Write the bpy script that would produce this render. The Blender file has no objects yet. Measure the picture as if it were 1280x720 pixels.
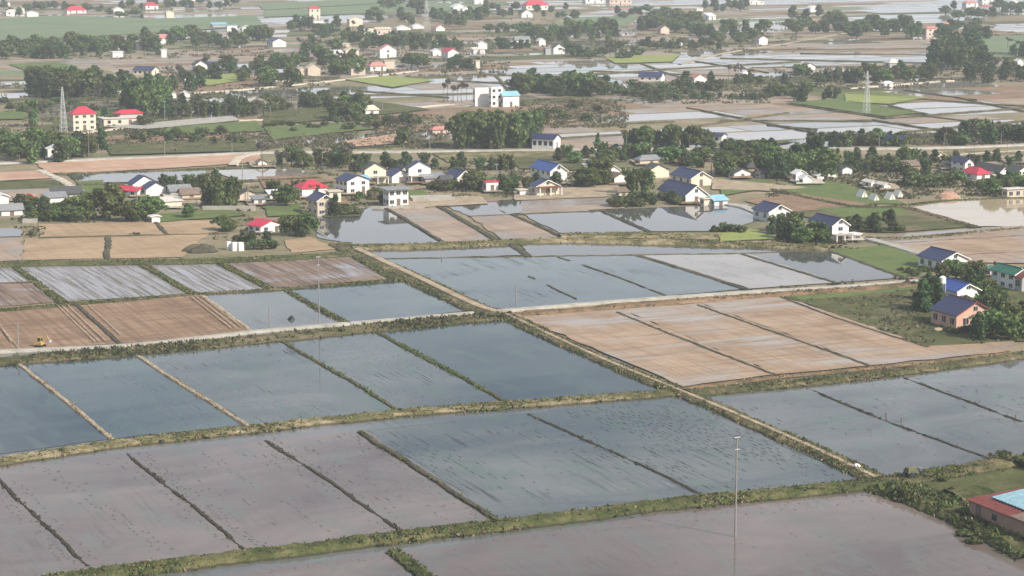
import bpy, bmesh, math, random
import numpy as np
from mathutils import Vector, Matrix
random.seed(7); rng = np.random.default_rng(7)
scene = bpy.context.scene
COL = scene.collection
R = math.radians

# ------------------------------------------------------------------ camera
F, PITCH, CAMH = 2769.0, math.atan(472/2769.0), 80.0
cp, sp_ = math.cos(PITCH), math.sin(PITCH)
cam_d = bpy.data.cameras.new('camera'); cam = bpy.data.objects.new('camera', cam_d); COL.objects.link(cam)
cam.location = (0, 0, CAMH); cam.rotation_euler = (math.pi/2-PITCH, 0, 0)
cam_d.sensor_width = 36; cam_d.lens = 36*F/1280; cam_d.clip_start = 1; cam_d.clip_end = 12000
scene.camera = cam

def G(px, py, h=0.0):
    """the place on the plain seen at a point of the photograph (1280 x 720)"""
    a, b = (px-640)/F, (360-py)/F
    dx, dy, dz = a, cp+b*sp_, -sp_+b*cp
    t = (h-CAMH)/dz
    return Vector((dx*t, dy*t, h))
def S(py):                                      # pixels per metre at that height of the photograph
    return cp*(py+112)/CAMH
AZ = R(24.4)                                    # the field grid: A runs right and back, B runs back and left
VA = Vector((math.cos(AZ), math.sin(AZ), 0)); VB = Vector((-math.sin(AZ), math.cos(AZ), 0))

# ------------------------------------------------------------------ objects
def tag(o, label=None, cat=None, group=None, kind=None):
    if label: o['label'] = label
    if cat: o['category'] = cat
    if group: o['group'] = group
    if kind: o['kind'] = kind
    return o
def empty(name, loc, rz=0.0):
    o = bpy.data.objects.new(name, None); COL.objects.link(o)
    o.location = loc; o.rotation_euler = (0, 0, rz); o.empty_display_size = .5
    return o
def mesh(name, verts, faces, mat, smooth=False):
    me = bpy.data.meshes.new(name)
    me.from_pydata([tuple(v) for v in verts], [], faces)
    for m in (mat if isinstance(mat, (list, tuple)) else [mat]): me.materials.append(m)
    if smooth: me.polygons.foreach_set('use_smooth', [True]*len(me.polygons))
    me.update()
    return me
def obj(name, me, parent=None):
    o = bpy.data.objects.new(name, me); COL.objects.link(o)
    if parent: o.parent = parent
    return o
def box_vf(x0, x1, y0, y1, z0, z1):
    v = [(x0,y0,z0),(x1,y0,z0),(x1,y1,z0),(x0,y1,z0),(x0,y0,z1),(x1,y0,z1),(x1,y1,z1),(x0,y1,z1)]
    return v, [(0,3,2,1),(4,5,6,7),(0,1,5,4),(1,2,6,5),(2,3,7,6),(3,0,4,7)]
class MB:
    def __init__(s): s.v, s.f = [], []
    def add(s, v, f):
        n = len(s.v); s.v += list(v); s.f += [tuple(i+n for i in q) for q in f]; return s
    def box(s, *a): return s.add(*box_vf(*a))
    def tube(s, a, b, ra, rb, n=8):
        a, b = Vector(a), Vector(b); d = (b-a).normalized()
        x = d.orthogonal().normalized(); y = d.cross(x); vs = []
        for p, r in ((a, ra), (b, rb)):
            for k in range(n):
                t = 2*math.pi*k/n; vs.append(p+x*(r*math.cos(t))+y*(r*math.sin(t)))
        fs = [(k, (k+1) % n, n+(k+1) % n, n+k) for k in range(n)]+[tuple(range(n-1, -1, -1)), tuple(range(n, 2*n))]
        return s.add(vs, fs)
    def build(s, name, mat, parent=None, smooth=False): return obj(name, mesh(name, s.v, s.f, mat, smooth), parent)

# ------------------------------------------------------------------ materials
class NT:
    def __init__(s, name):
        s.m = bpy.data.materials.new(name); s.m.use_nodes = True
        s.t = s.m.node_tree; s.t.nodes.clear()
        s.out = s.n('ShaderNodeOutputMaterial')
    def n(s, typ, **k):
        x = s.t.nodes.new(typ)
        for a, b in k.items(): setattr(x, a, b)
        return x
    def l(s, a, b): s.t.links.new(a, b)
    def pos(s, scale=(1,1,1), rot=True):
        g = s.n('ShaderNodeNewGeometry'); mp = s.n('ShaderNodeMapping', vector_type='TEXTURE')
        mp.inputs['Rotation'].default_value = (0, 0, AZ if rot else 0)
        mp.inputs['Scale'].default_value = tuple(1/c for c in scale)
        s.l(g.outputs['Position'], mp.inputs['Vector']); return mp.outputs[0]
    def noise(s, vec, scale, detail=4, rough=.55, dist=0.0):
        x = s.n('ShaderNodeTexNoise'); x.inputs['Scale'].default_value = scale
        x.inputs['Detail'].default_value = detail; x.inputs['Roughness'].default_value = rough
        x.inputs['Distortion'].default_value = dist
        if vec is not None: s.l(vec, x.inputs['Vector'])
        return x.outputs['Fac']
    def ramp(s, fac, stops):
        r = s.n('ShaderNodeValToRGB'); e = r.color_ramp.elements
        while len(e) < len(stops): e.new(.5)
        for k, (p, c) in enumerate(stops):
            e[k].position = p; e[k].color = (*c, 1) if len(c) == 3 else c
        s.l(fac, r.inputs[0]); return r.outputs[0]
    def step(s, fac, a, b, lo=0.0, hi=1.0):
        r = s.n('ShaderNodeMapRange'); r.inputs[1].default_value = a; r.inputs[2].default_value = b
        r.inputs[3].default_value = lo; r.inputs[4].default_value = hi
        s.l(fac, r.inputs[0]); return r.outputs[0]
    def mix(s, f, a, b):
        x = s.n('ShaderNodeMix', data_type='RGBA')
        for sock, v in ((x.inputs[0], f), (x.inputs[6], a), (x.inputs[7], b)):
            if isinstance(v, (int, float)): sock.default_value = v
            elif isinstance(v, tuple): sock.default_value = (*v, 1)
            else: s.l(v, sock)
        return x.outputs[2]
    def math(s, op, a, b=None):
        x = s.n('ShaderNodeMath', operation=op)
        for sock, v in zip(x.inputs, (a, b)):
            if v is None: continue
            if isinstance(v, (int, float)): sock.default_value = v
            else: s.l(v, sock)
        return x.outputs[0]
    def bsdf(s, col, rough=.8, ior=1.45, bump=None, bstr=.3, bdist=.1, spec=None):
        b = s.n('ShaderNodeBsdfPrincipled'); b.inputs['IOR'].default_value = ior
        for sock, v in ((b.inputs['Base Color'], col), (b.inputs['Roughness'], rough)):
            if isinstance(v, (int, float)): sock.default_value = v
            elif isinstance(v, tuple): sock.default_value = (*v, 1)
            else: s.l(v, sock)
        if spec is not None: b.inputs['Specular IOR Level'].default_value = spec
        if bump is not None:
            u = s.n('ShaderNodeBump'); u.inputs['Strength'].default_value = bstr; u.inputs['Distance'].default_value = bdist
            s.l(bump, u.inputs['Height']); s.l(u.outputs[0], b.inputs['Normal'])
        s.l(b.outputs[0], s.out.inputs[0]); return b

def flat(name, col, rough=.7, var=.12, scale=1.2):
    t = NT(name); n = t.noise(t.pos(rot=False), scale, 5, .65)
    lo = tuple(c*(1-var) for c in col); hi = tuple(min(1, c*(1+var)) for c in col)
    t.bsdf(t.ramp(n, [(.3, lo), (.7, hi)]), rough); return t.m

def water(name, mud, mud2, rough=.05, weed=None, streak=0.0, wave=.006):
    """shallow flooded paddy: the mud shows through a skin of water that mirrors the sky"""
    t = NT(name)
    big = t.noise(t.pos((.5, 1, 1)), .045, 6, .65, .8)
    c = t.ramp(big, [(.36, mud), (.64, mud2)])
    if weed:
        w = t.noise(t.pos((1, .35, 1)), .22, 6, .7, .4)
        c = t.mix(t.step(w, .50, .66, 0, .8), c, weed)
    rr = t.step(t.noise(t.pos((.6, .25, 1)), .05, 4, .6, .5), .45, .66, rough*.4, rough*.4+.05)
    if streak:
        st = t.noise(t.pos((1.0, .03, 1)), 1.9, 4, .65, .15)
        pa = t.step(t.noise(t.pos(), .045, 3, .5), .46, .60)
        f = t.math('MULTIPLY', t.step(st, .54, .62, 0, streak*.8), pa)
        c = t.mix(f, c, tuple(x*.45 for x in mud))
        rr = t.math('ADD', rr, t.math('MULTIPLY', f, .5))
    h = t.noise(t.pos((1, .5, 1)), 1.1, 3, .6)
    t.bsdf(c, rr, 1.33, h, .12, wave*6)
    return t.m

def soil(name, stops, wet, wetcol, rowscale=.5, rough=.85, streak=.5, wetrough=.16, rows=None):
    rows = streak*.8 if rows is None else rows
    """bare paddy soil, dry or puddled: rows along B, wheel streaks along A, wet film in patches"""
    t = NT(name)
    n = t.noise(t.pos((.55, 1, 1)), .11, 7, .68, .5)
    c = t.ramp(n, stops)
    st = t.noise(t.pos((.12, 1.6, 1)), .42, 4, .65, .2)
    lo = stops[0][1]
    c = t.mix(t.step(st, .50, .68, 0, streak), c, tuple(x*.72 for x in lo))
    row = t.noise(t.pos((1.3, .035, 1)), rowscale, 4, .7)
    c = t.mix(t.step(row, .47, .58, 0, rows), c, tuple(x*.8 for x in lo))
    wn = t.noise(t.pos((.45, .8, 1)), .06, 6, .62, .8)
    w = t.step(wn, wet, wet+.12)
    w = t.math('MULTIPLY', w, t.step(row, .56, .46, .1, 1.0) if rows > .9 else t.step(st, .62, .45, .35, 1.0))
    c = t.mix(w, c, wetcol)
    r = t.step(w, 0, 1, rough, wetrough)
    t.bsdf(c, r, 1.33, t.noise(t.pos(), 2.2, 5, .7), .35, .06)
    return t.m

def turf(name, stops, dirt, dirt_amt=.6, sc=.16):
    t = NT(name)
    n = t.noise(t.pos((.7, 1, 1)), sc, 8, .72, .4)
    c = t.ramp(n, stops)
    d = t.noise(t.pos((.5, 1, 1)), sc*.45, 6, .65, .8)
    c = t.mix(t.step(d, dirt_amt, dirt_amt+.12), c, dirt)
    f = t.noise(t.pos(), 1.9, 4, .7)
    c = t.mix(t.step(f, .45, .7, 0, .45), c, tuple(x*.55 for x in stops[0][1]))
    t.bsdf(c, .9, 1.4, f, .6, .25, .2)
    return t.m

def leafmat(name, dark, mid, light, trans=.25):
    t = NT(name)
    g = t.n('ShaderNodeNewGeometry'); oi = t.n('ShaderNodeObjectInfo')
    c = t.ramp(g.outputs['Random Per Island'], [(.0, dark), (.55, mid), (1, light)])
    h = t.n('ShaderNodeHueSaturation')
    t.l(t.step(oi.outputs['Random'], 0, 1, .455, .54), h.inputs['Hue'])
    t.l(t.step(oi.outputs['Random'], 0, 1, .7, 1.35), h.inputs['Value'])
    h.inputs['Saturation'].default_value = .95
    t.l(c, h.inputs['Color'])
    d = t.n('ShaderNodeBsdfPrincipled'); d.inputs['Roughness'].default_value = .65; d.inputs['Specular IOR Level'].default_value = .25
    tr = t.n('ShaderNodeBsdfTranslucent'); mx = t.n('ShaderNodeMixShader'); mx.inputs[0].default_value = trans
    t.l(h.outputs[0], d.inputs['Base Color']); t.l(h.outputs[0], tr.inputs['Color'])
    t.l(d.outputs[0], mx.inputs[1]); t.l(tr.outputs[0], mx.inputs[2]); t.l(mx.outputs[0], t.out.inputs[0])
    return t.m

def patchwork():
    """the wide plain: small plots of grass, bare earth and flooded paddy"""
    t = NT('plain_earth')
    n = t.noise(t.pos((.6, 1, 1)), .05, 8, .7, .5)
    c = t.ramp(n, [(.32, (.11,.12,.06)), (.43, (.19,.175,.10)), (.54, (.28,.225,.15)), (.68, (.38,.30,.215))])
    f = t.noise(t.pos(), .9, 6, .75)
    c = t.mix(t.step(f, .45, .68, 0, .55), c, (.075, .095, .045))
    t.bsdf(c, .9, 1.4, f, .5, .3, .2)
    return t.m

M = {}
M['earth'] = patchwork()
M['deep'] = water('flooded_clear', (.03,.042,.05), (.075,.09,.09), .03, (.07,.11,.08))
M['blue'] = water('flooded_blue', (.045,.062,.075), (.105,.125,.125), .04, (.075,.12,.085), .8)
M['streaky'] = water('flooded_streaky', (.06,.072,.078), (.14,.145,.135), .05, (.075,.12,.08), 1.0)
M['pink'] = water('flooded_muddy', (.115,.085,.076), (.20,.158,.138), .06, (.13,.135,.115), .35)
M['grey'] = water('flooded_grey', (.09,.095,.095), (.18,.17,.165), .06, (.11,.155,.115), .5)
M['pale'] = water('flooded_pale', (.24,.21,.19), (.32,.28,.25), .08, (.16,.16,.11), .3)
M['beige'] = water('muddy_pond', (.36,.28,.19), (.46,.37,.26), .08)
M['mirror'] = water('flooded_mirror', (.07,.075,.075), (.10,.095,.09), .02, None, 0, .003)
M['tan'] = soil('puddled_tan_soil', [(.3,(.26,.18,.12)),(.5,(.37,.265,.185)),(.7,(.45,.34,.25))], .48, (.34,.285,.24), .7, .8, .6)
M['orange'] = soil('dry_orange_soil', [(.3,(.27,.185,.115)),(.5,(.37,.265,.165)),(.7,(.44,.33,.22))], .68, (.45,.38,.33), .5, .85, .3)
M['brown'] = soil('ploughed_brown_soil', [(.3,(.19,.12,.078)),(.5,(.28,.185,.12)),(.7,(.36,.25,.17))], .70, (.3,.25,.22), .8, .9, .8)
M['wet'] = soil('wet_tan_soil', [(.3,(.27,.20,.15)),(.5,(.37,.28,.21)),(.7,(.43,.34,.27))], .46, (.25,.22,.20), .6, .7, .6)
M['stubble'] = soil('flooded_stubble', [(.3,(.17,.16,.13)),(.5,(.27,.24,.21)),(.7,(.36,.33,.30))], .33, (.26,.245,.26), 1.0, .7, .15, .14, 1.0)
M['redstubble'] = soil('red_stubble_soil', [(.3,(.15,.105,.08)),(.5,(.24,.17,.13)),(.7,(.31,.22,.17))], .50, (.24,.22,.22), 1.0, .8, .15, .14, 1.0)
M['green'] = turf('meadow_green', [(.3,(.085,.125,.042)),(.5,(.125,.165,.055)),(.7,(.18,.205,.08))], (.24,.20,.11), .66)
M['bright'] = turf('young_crop_green', [(.3,(.20,.25,.07)),(.5,(.27,.31,.10)),(.7,(.33,.35,.13))], (.28,.26,.13), .68)
M['fargreen'] = turf('far_crop_green', [(.3,(.13,.18,.10)),(.5,(.17,.22,.125)),(.7,(.22,.25,.16))], (.24,.22,.16), .62, .03)
M['rough'] = turf('rough_pasture', [(.3,(.055,.065,.025)),(.5,(.095,.105,.04)),(.7,(.15,.145,.065))], (.19,.15,.095), .53)
M['redearth'] = soil('red_clay_bank', [(.3,(.36,.22,.15)),(.5,(.48,.31,.22)),(.7,(.55,.40,.29))], .95, (.3,.25,.2), .5, .9, .35)
M['concrete'] = flat('pale_concrete', (.37,.35,.31), .85, .25, .35)
M['path'] = flat('trodden_earth', (.34,.27,.185), .9, .35, .35)
M['gravel'] = flat('gravel_track', (.50,.44,.36), .9, .2, .7)
def bankmat(name, a, b, c):
    t = NT(name); n0 = t.noise(t.pos(), .11, 5, .7, .8); n1 = t.noise(t.pos(), .55, 8, .8, .8); n = t.math('ADD', t.math('MULTIPLY', n0, .55), t.math('MULTIPLY', n1, .45)); col = t.ramp(n, [(.40, a), (.49, b), (.60, c)])
    f = t.noise(t.pos(), 3.0, 3, .6); col = t.mix(t.step(f, .5, .7, 0, .5), col, tuple(x*.5 for x in a))
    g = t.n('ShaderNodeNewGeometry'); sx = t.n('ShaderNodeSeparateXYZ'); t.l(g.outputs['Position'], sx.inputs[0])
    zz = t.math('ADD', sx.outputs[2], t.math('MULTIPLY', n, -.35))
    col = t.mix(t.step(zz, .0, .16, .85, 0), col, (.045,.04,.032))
    t.bsdf(col, .95, 1.4, f, .8, .2, .15); return t.m
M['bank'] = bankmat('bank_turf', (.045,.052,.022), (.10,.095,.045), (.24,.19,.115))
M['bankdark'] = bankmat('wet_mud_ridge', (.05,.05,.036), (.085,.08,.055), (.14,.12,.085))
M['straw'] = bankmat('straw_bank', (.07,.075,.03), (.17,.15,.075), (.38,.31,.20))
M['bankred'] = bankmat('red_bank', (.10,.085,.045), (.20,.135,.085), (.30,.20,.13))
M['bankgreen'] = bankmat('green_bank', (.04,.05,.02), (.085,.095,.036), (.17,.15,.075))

# ------------------------------------------------------------------ the plain
gv, gf, nx, ny = [], [], 40, 60
for j in range(ny+1):
    for i in range(nx+1):
        gv.append((-2600+5200*i/nx, -150+4350*j/ny, 0))
for j in range(ny):
    for i in range(nx):
        a = j*(nx+1)+i; gf.append((a, a+1, a+nx+2, a+nx+1))
tag(obj('ground', mesh('ground', gv, gf, M['earth'])), kind='structure')

ZL = [0.06]; FIELDS = []
def in_poly(x, y, poly):
    c = False
    for (x1, y1), (x2, y2) in zip(poly, poly[1:]+poly[:1]):
        if (y1 > y) != (y2 > y) and x < (x2-x1)*(y-y1)/(y2-y1)+x1: c = not c
    return c
def field(pts, mat, name='paddy_field', z=None, jit=.5):
    if z is None: ZL[0] += .0045; z = ZL[0]
    FIELDS.append((pts, mat))
    P = [G(x, y, 0) for x, y in pts]; out = []
    for a, b in zip(P, P[1:]+P[:1]):
        L = (b-a).length; k = max(1, min(60, int(L/4)))
        d = (b-a).normalized(); nrm = Vector((-d.y, d.x, 0))
        for q in range(k):
            p = a.lerp(b, q/k)
            if q: p = p+nrm*random.uniform(-jit, jit)
            out.append((p.x, p.y, z))
    bm = bmesh.new(); f = bm.faces.new([bm.verts.new(v) for v in out]); f.normal_update()
    if f.normal.z < 0: f.normal_flip()
    bmesh.ops.triangulate(bm, faces=[f])
    me = bpy.data.meshes.new(name); bm.to_mesh(me); bm.free(); me.materials.append(M[mat])
    return tag(obj(name, me), kind='structure')

W_, TUFTS = 'paddy_water', {'green': [], 'dry': [], 'dark': []}
def catmull(P, step):
    out = []
    for i in range(len(P)-1):
        p0, p1, p2, p3 = P[max(i-1,0)], P[i], P[i+1], P[min(i+2,len(P)-1)]
        n = max(1, int((p2-p1).length/step))
        for k in range(n):
            t = k/n
            out.append(.5*((2*p1)+(p2-p0)*t+(2*p0-5*p1+4*p2-p3)*t*t+(3*p1-p0-3*p2+p3)*t*t*t))
    out.append(P[-1]); return out
def bank(pts, w, h, mat, name='field_bank', slope=None, rag=.35, broken=0.0, tufts=(), hpix=None, flat_top=False):
    """a raised earth strip along a traced line; w is the width of its top, h its height"""
    hp = h if hpix is None else hpix
    P = [G(x, y, hp) for x, y in pts]
    far = sum(p.y for p in P)/len(P)
    C = catmull(P, max(.9, far*.003))
    sl = slope if slope is not None else h*1.2
    prof = [(-w/2-sl, -.15), (-w/2-sl*.45, h*.62), (-w/2, h), (0, h*1.03), (w/2, h), (w/2+sl*.45, h*.62), (w/2+sl, -.15)]
    vs, fs = [], []; nb = random.uniform(0, 100)
    for k, p in enumerate(C):
        d = (C[min(k+1,len(C)-1)]-C[max(k-1,0)]); d.z = 0; d.normalize(); n = Vector((d.y, -d.x, 0))
        s = 1.0
        if broken:
            u = math.sin(k*.23+nb)+.8*math.sin(k*.61+nb*2)+.6*random.random()
            s = .55 if u < broken*2-1.2 else 1.0
        wob = random.uniform(-rag, rag)+(0 if flat_top else 1.3*max(rag, .10)*(math.sin(k*.17+nb)+.7*math.sin(k*.41+nb*1.7)))
        for j, (o, z) in enumerate(prof):
            oo = o*(s if broken else 1)+(wob*.5+random.uniform(-rag, rag)*.6)*(0 if flat_top and 1 < j < 5 else 1)
            zz = z*s if z > 0 else z
            if z > 0 and not flat_top: zz *= 1+random.uniform(-.22, .22)
            vs.append((p.x+n.x*oo, p.y+n.y*oo, zz))
        thick = max(.3, .7+.9*math.sin(k*.13+nb)+.6*math.sin(k*.37+nb*3))
        for kind, dens, lo, hi, ht in tufts:
            seg = (C[min(k+1,len(C)-1)]-p).length
            for _ in range(np.random.default_rng(k*7+len(TUFTS[kind])).poisson(dens*seg*thick*1.3)):
                o = random.uniform(lo, hi)*(w/2+sl)
                zz = h*max(.1, min(1, (w/2+sl-abs(o))/max(sl,.05)))
                q = p+d*random.uniform(0, seg)+n*o
                TUFTS[kind].append((q.x, q.y, zz*.9*s, ht*random.uniform(.5, 1.3)))
    m = len(prof)
    for k in range(len(C)-1):
        for j in range(m-1):
            a = k*m+j; fs.append((a, a+1, a+m+1, a+m))
    return tag(obj(name, mesh(name, vs, fs, M[mat])), kind='structure')
GT = (('green', 8, -1, 1, .30), ('dry', 5, -1, 1, .28), ('dark', 3, -1, 1, .34))
DT = (('dry', 4.0, -1, 1, .32), ('green', 4.5, -1, 1, .34), ('dark', 2.6, -1, 1, .36))
KT = (('dark', .8, -1, 1, .2),)

# ------------------------------------------------------------------ near paddies, traced as ground polygons
N = 'paddy_water'
field([(-160,452),(640,392),(860,488),(1400,426),(1400,800),(-160,800)], 'grey', N, .03)
field([(-160,604),(0,583),(455,538),(630,655),(100,716),(-60,790),(-160,790)], 'pink', N)
field([(458,538),(845,496),(1100,598),(635,655)], 'streaky', N)
field([(868,494),(1000,480),(1280,446),(1400,432),(1400,556),(1280,572),(1110,596)], 'grey', N)
field([(505,690),(840,640),(1110,612),(1180,640),(1300,700),(1400,760),(1400,800),(560,800)], 'pink', N)
field([(40,735),(250,722),(480,693),(540,745),(560,800),(0,800)], 'pink', N)
field([(-140,475),(18,456),(142,549),(0,568),(-140,590)], 'deep', N)
field([(20,456),(158,440),(312,531),(142,549)], 'blue', N)
field([(160,440),(350,423),(502,515),(312,532)], 'streaky', N)
field([(350,423),(466,411),(636,502),(500,516)], 'streaky', N)
field([(466,411),(628,396),(825,488),(636,503)], 'deep', N)
field([(1115,610),(1180,592),(1280,576),(1420,556),(1420,700),(1290,690),(1180,635)], 'rough', 'ground_cover')
# above the concrete road, left
field([(-120,398),(95,380),(152,430),(-120,448)], 'brown')
field([(95,380),(255,369),(315,415),(152,430)], 'brown')
field([(252,369),(356,360),(436,404),(315,415)], 'grey', N)
field([(356,360),(515,349),(602,388),(436,404)], 'blue', N)
field([(18,330),(176,328),(242,367),(80,378)], 'stubble')
field([(176,328),(276,328),(340,361),(242,367)], 'stubble')
field([(276,328),(446,318),(498,349),(340,361)], 'redstubble')
field([(-60,333),(16,331),(44,352),(-60,356)], 'stubble')
field([(-60,356),(44,352),(80,378),(-60,388)], 'redstubble')
# orange dry fields
field([(30,299),(138,296),(132,324),(28,326)], 'orange')
field([(138,296),(262,291),(228,322),(133,324)], 'orange')
field([(48,281),(193,277),(212,293),(50,297)], 'orange')
field([(194,277),(285,275),(272,291),(212,293)], 'orange')
field([(355,301),(388,297),(424,312),(364,317)], 'orange')
field([(-60,300),(28,298),(26,326),(-60,330)], 'wet')
field([(-20,287),(28,286),(26,296),(-20,298)], 'mirror', N)
# pond fields by the village
field([(394,272),(440,262),(478,258),(558,304),(450,308),(396,297)], 'mirror', N)
field([(482,259),(546,257),(622,301),(558,304)], 'wet')
field([(550,256),(602,252),(632,268),(586,270)], 'mirror', N)
field([(586,270),(640,267),(704,297),(628,301)], 'wet')
field([(602,252),(652,250),(664,266),(634,268)], 'mirror', N)
field([(652,247),(765,243),(782,261),(652,268)], 'wet')
field([(652,268),(750,263),(812,290),(706,296)], 'mirror', N)
field([(752,263),(935,256),(948,276),(900,290),(814,290)], 'mirror', N)
# canal strips and the blue block
field([(446,311),(640,306),(658,320),(472,324)], 'mirror', N)
field([(650,306),(900,303),(1040,308),(930,318),(662,321)], 'mirror', N)
field([(472,323),(660,321),(800,319),(937,362),(640,388),(612,386)], 'blue', N)
field([(800,319),(932,317),(1048,354),(937,362)], 'pale', N)
field([(932,317),(1032,311),(1132,348),(1048,354)], 'mirror', N)
field([(1030,314),(1105,307),(1165,324),(1150,346),(1130,346)], 'green', 'meadow')
# tan block right of the track
field([(650,397),(775,388),(972,469),(855,485)], 'tan')
field([(775,388),(876,380),(1090,458),(972,469)], 'tan')
field([(876,380),(976,371),(1160,434),(1268,428),(1264,440),(1090,458)], 'tan')
field([(978,371),(1150,350),(1400,345),(1400,425),(1268,428),(1160,434)], 'rough', 'meadow')
field([(985,370),(1148,352),(1150,362),(1060,372),(1000,376)], 'green', 'meadow')
# right of the houses
field([(1080,297),(1290,281),(1400,280),(1400,330),(1185,330)], 'wet')
field([(1100,304),(1290,294),(1400,292),(1400,312),(1150,322)], 'tan')
field([(1128,257),(1190,250),(1400,243),(1400,284),(1222,284)], 'beige', 'pond_water')
field([(964,236),(1040,226),(1135,256),(1065,256)], 'green', 'meadow')
field([(930,252),(995,243),(1092,257),(988,266)], 'brown')
field([(985,266),(1120,257),(1222,284),(1120,292),(1070,290)], 'rough', 'meadow')
field([(1020,262),(1110,258),(1140,268),(1060,274)], 'green', 'meadow')
field([(896,293),(945,287),(968,300),(900,303)], 'bright', 'meadow')
# middle band
field([(45,205),(320,193),(330,203),(200,212),(60,219)], 'redearth', 'earth_slope')
field([(84,219),(256,214),(262,226),(100,230)], 'mirror', 'canal_water')
field([(264,214),(370,212),(400,219),(300,228)], 'pale', 'canal_water')
field([(-40,218),(52,215),(66,224),(-40,229)], 'redearth', 'earth_slope')
field([(-40,229),(70,226),(92,236),(-40,240)], 'rough', 'meadow')
field([(95,228),(130,226),(128,240),(108,244)], 'green', 'meadow')
field([(-40,240),(90,236),(60,250),(-40,256)], 'wet')
field([(200,268),(280,262),(310,270),(200,279)], 'green', 'meadow')
field([(205,240),(250,232),(250,262),(200,262)], 'path', 'yard')
field([(320,222),(400,220),(420,228),(330,236)], 'brown')
field([(330,258),(375,256),(380,270),(335,272)], 'green', 'meadow')
field([(400,262),(455,262),(450,272),(405,273)], 'rough', 'meadow')
field([(505,240),(530,238),(535,250),(505,252)], 'green', 'meadow')
field([(490,250),(600,246),(610,256),(500,262)], 'path', 'yard')
field([(540,192),(740,189),(700,200),(560,204)], 'straw', 'meadow')
field([(640,198),(720,196),(730,214),(650,212)], 'rough', 'meadow')
field([(905,228),(960,226),(965,236),(900,246)], 'green', 'meadow')
field([(888,224),(950,230),(1010,236),(960,240),(890,238)], 'path', 'yard')
field([(640,240),(770,232),(790,246),(645,252)], 'path', 'yard')
field([(1240,196),(1400,190),(1400,205),(1260,205)], 'wet')
field([(1085,196),(1230,190),(1400,186),(1400,190),(1240,196),(1100,201)], 'straw', 'meadow')
field([(820,197),(880,192),(890,200),(850,206)], 'brown')
def track(x0, y0, x1, y1, w=1.3, mat='path'): field([(x0,y0),(x0+w,y0),(x1+w*1.3,y1),(x1,y1)], mat, 'wheel_track', jit=.06)
for q in ((72,384,118,429), (77,384,124,429), (84,383,131,428), (250,371,302,411), (243,371,294,411), (238,372,288,412), (-10,398,22,436), (-4,404,14,430), (110,383,150,420)): track(*q)
# ------------------------------------------------------------------ beyond the long road
ZONES = []
def zone(pts, kind): ZONES.append((pts, kind))
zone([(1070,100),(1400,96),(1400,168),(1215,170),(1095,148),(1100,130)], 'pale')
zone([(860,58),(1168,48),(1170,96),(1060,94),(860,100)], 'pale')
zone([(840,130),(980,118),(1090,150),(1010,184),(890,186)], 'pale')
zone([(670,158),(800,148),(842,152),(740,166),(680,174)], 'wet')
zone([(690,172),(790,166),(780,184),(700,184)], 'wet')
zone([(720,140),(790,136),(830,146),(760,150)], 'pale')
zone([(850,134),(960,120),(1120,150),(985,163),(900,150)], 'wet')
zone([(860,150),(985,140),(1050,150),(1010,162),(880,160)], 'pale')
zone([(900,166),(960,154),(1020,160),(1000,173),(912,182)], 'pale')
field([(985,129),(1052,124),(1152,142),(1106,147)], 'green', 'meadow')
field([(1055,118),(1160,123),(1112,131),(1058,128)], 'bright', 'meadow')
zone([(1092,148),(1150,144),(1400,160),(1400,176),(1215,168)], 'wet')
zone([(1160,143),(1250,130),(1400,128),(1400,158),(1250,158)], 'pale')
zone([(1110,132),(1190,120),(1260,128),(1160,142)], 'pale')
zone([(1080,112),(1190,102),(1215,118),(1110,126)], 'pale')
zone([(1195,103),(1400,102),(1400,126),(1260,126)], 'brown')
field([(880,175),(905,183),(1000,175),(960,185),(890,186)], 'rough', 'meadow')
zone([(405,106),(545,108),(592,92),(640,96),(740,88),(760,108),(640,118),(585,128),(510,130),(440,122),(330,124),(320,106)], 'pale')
zone([(620,94),(720,76),(860,76),(1000,92),(960,100),(760,104),(700,95)], 'pale')
zone([(870,76),(1000,66),(1165,66),(1168,78),(1060,90),(960,92)], 'pale')
zone([(900,70),(1000,44),(1166,50),(1166,66),(1000,68)], 'wet')
zone([(920,78),(1040,71),(1160,73),(1060,84)], 'pale')
field([(430,100),(485,96),(545,101),(490,110)], 'bright', 'meadow')
field([(755,72),(850,69),(840,78),(770,80)], 'bright', 'meadow')
zone([(-40,93),(62,90),(48,120),(-40,124)], 'pale')
zone([(-40,80),(70,73),(200,72),(205,88),(120,98),(60,90),(-40,90)], 'wet')
field([(10,81),(70,78),(100,85),(30,88)], 'green', 'meadow')
zone([(205,68),(320,62),(420,60),(330,72),(240,80)], 'wet')
field([(238,98),(300,92),(312,100),(260,108)], 'bright', 'meadow')
field([(-40,25),(80,20),(190,24),(320,20),(330,32),(190,42),(-40,54)], 'fargreen', 'meadow')
field([(330,14),(470,6),(640,4),(600,14),(440,18),(330,22)], 'fargreen', 'meadow')
field([(320,6),(560,-8),(660,-8),(470,5),(330,13)], 'fargreen', 'meadow')
zone([(330,22),(470,16),(480,24),(330,32)], 'pale')
zone([(110,30),(180,32),(180,40),(100,38)], 'pale')
zone([(-300,-8),(330,-14),(330,2),(-40,8),(-300,14)], 'wet')
zone([(440,70),(620,62),(640,74),(520,88)], 'wet')
zone([(555,44),(640,38),(660,46),(560,58)], 'wet')
field([(640,48),(720,22),(800,20),(780,34),(660,44)], 'fargreen', 'meadow')
zone([(725,48),(800,36),(860,48),(790,56)], 'wet')
zone([(700,20),(830,8),(860,14),(740,24)], 'pale')
zone([(900,32),(960,16),(990,28),(960,44),(920,40)], 'pale')
zone([(1080,20),(1230,14),(1260,20),(1180,30),(1060,26)], 'pale')
zone([(1060,6),(1180,2),(1300,10),(1200,14),(1090,16)], 'pale')
zone([(1190,34),(1400,22),(1400,44),(1230,42)], 'pale')
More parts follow.
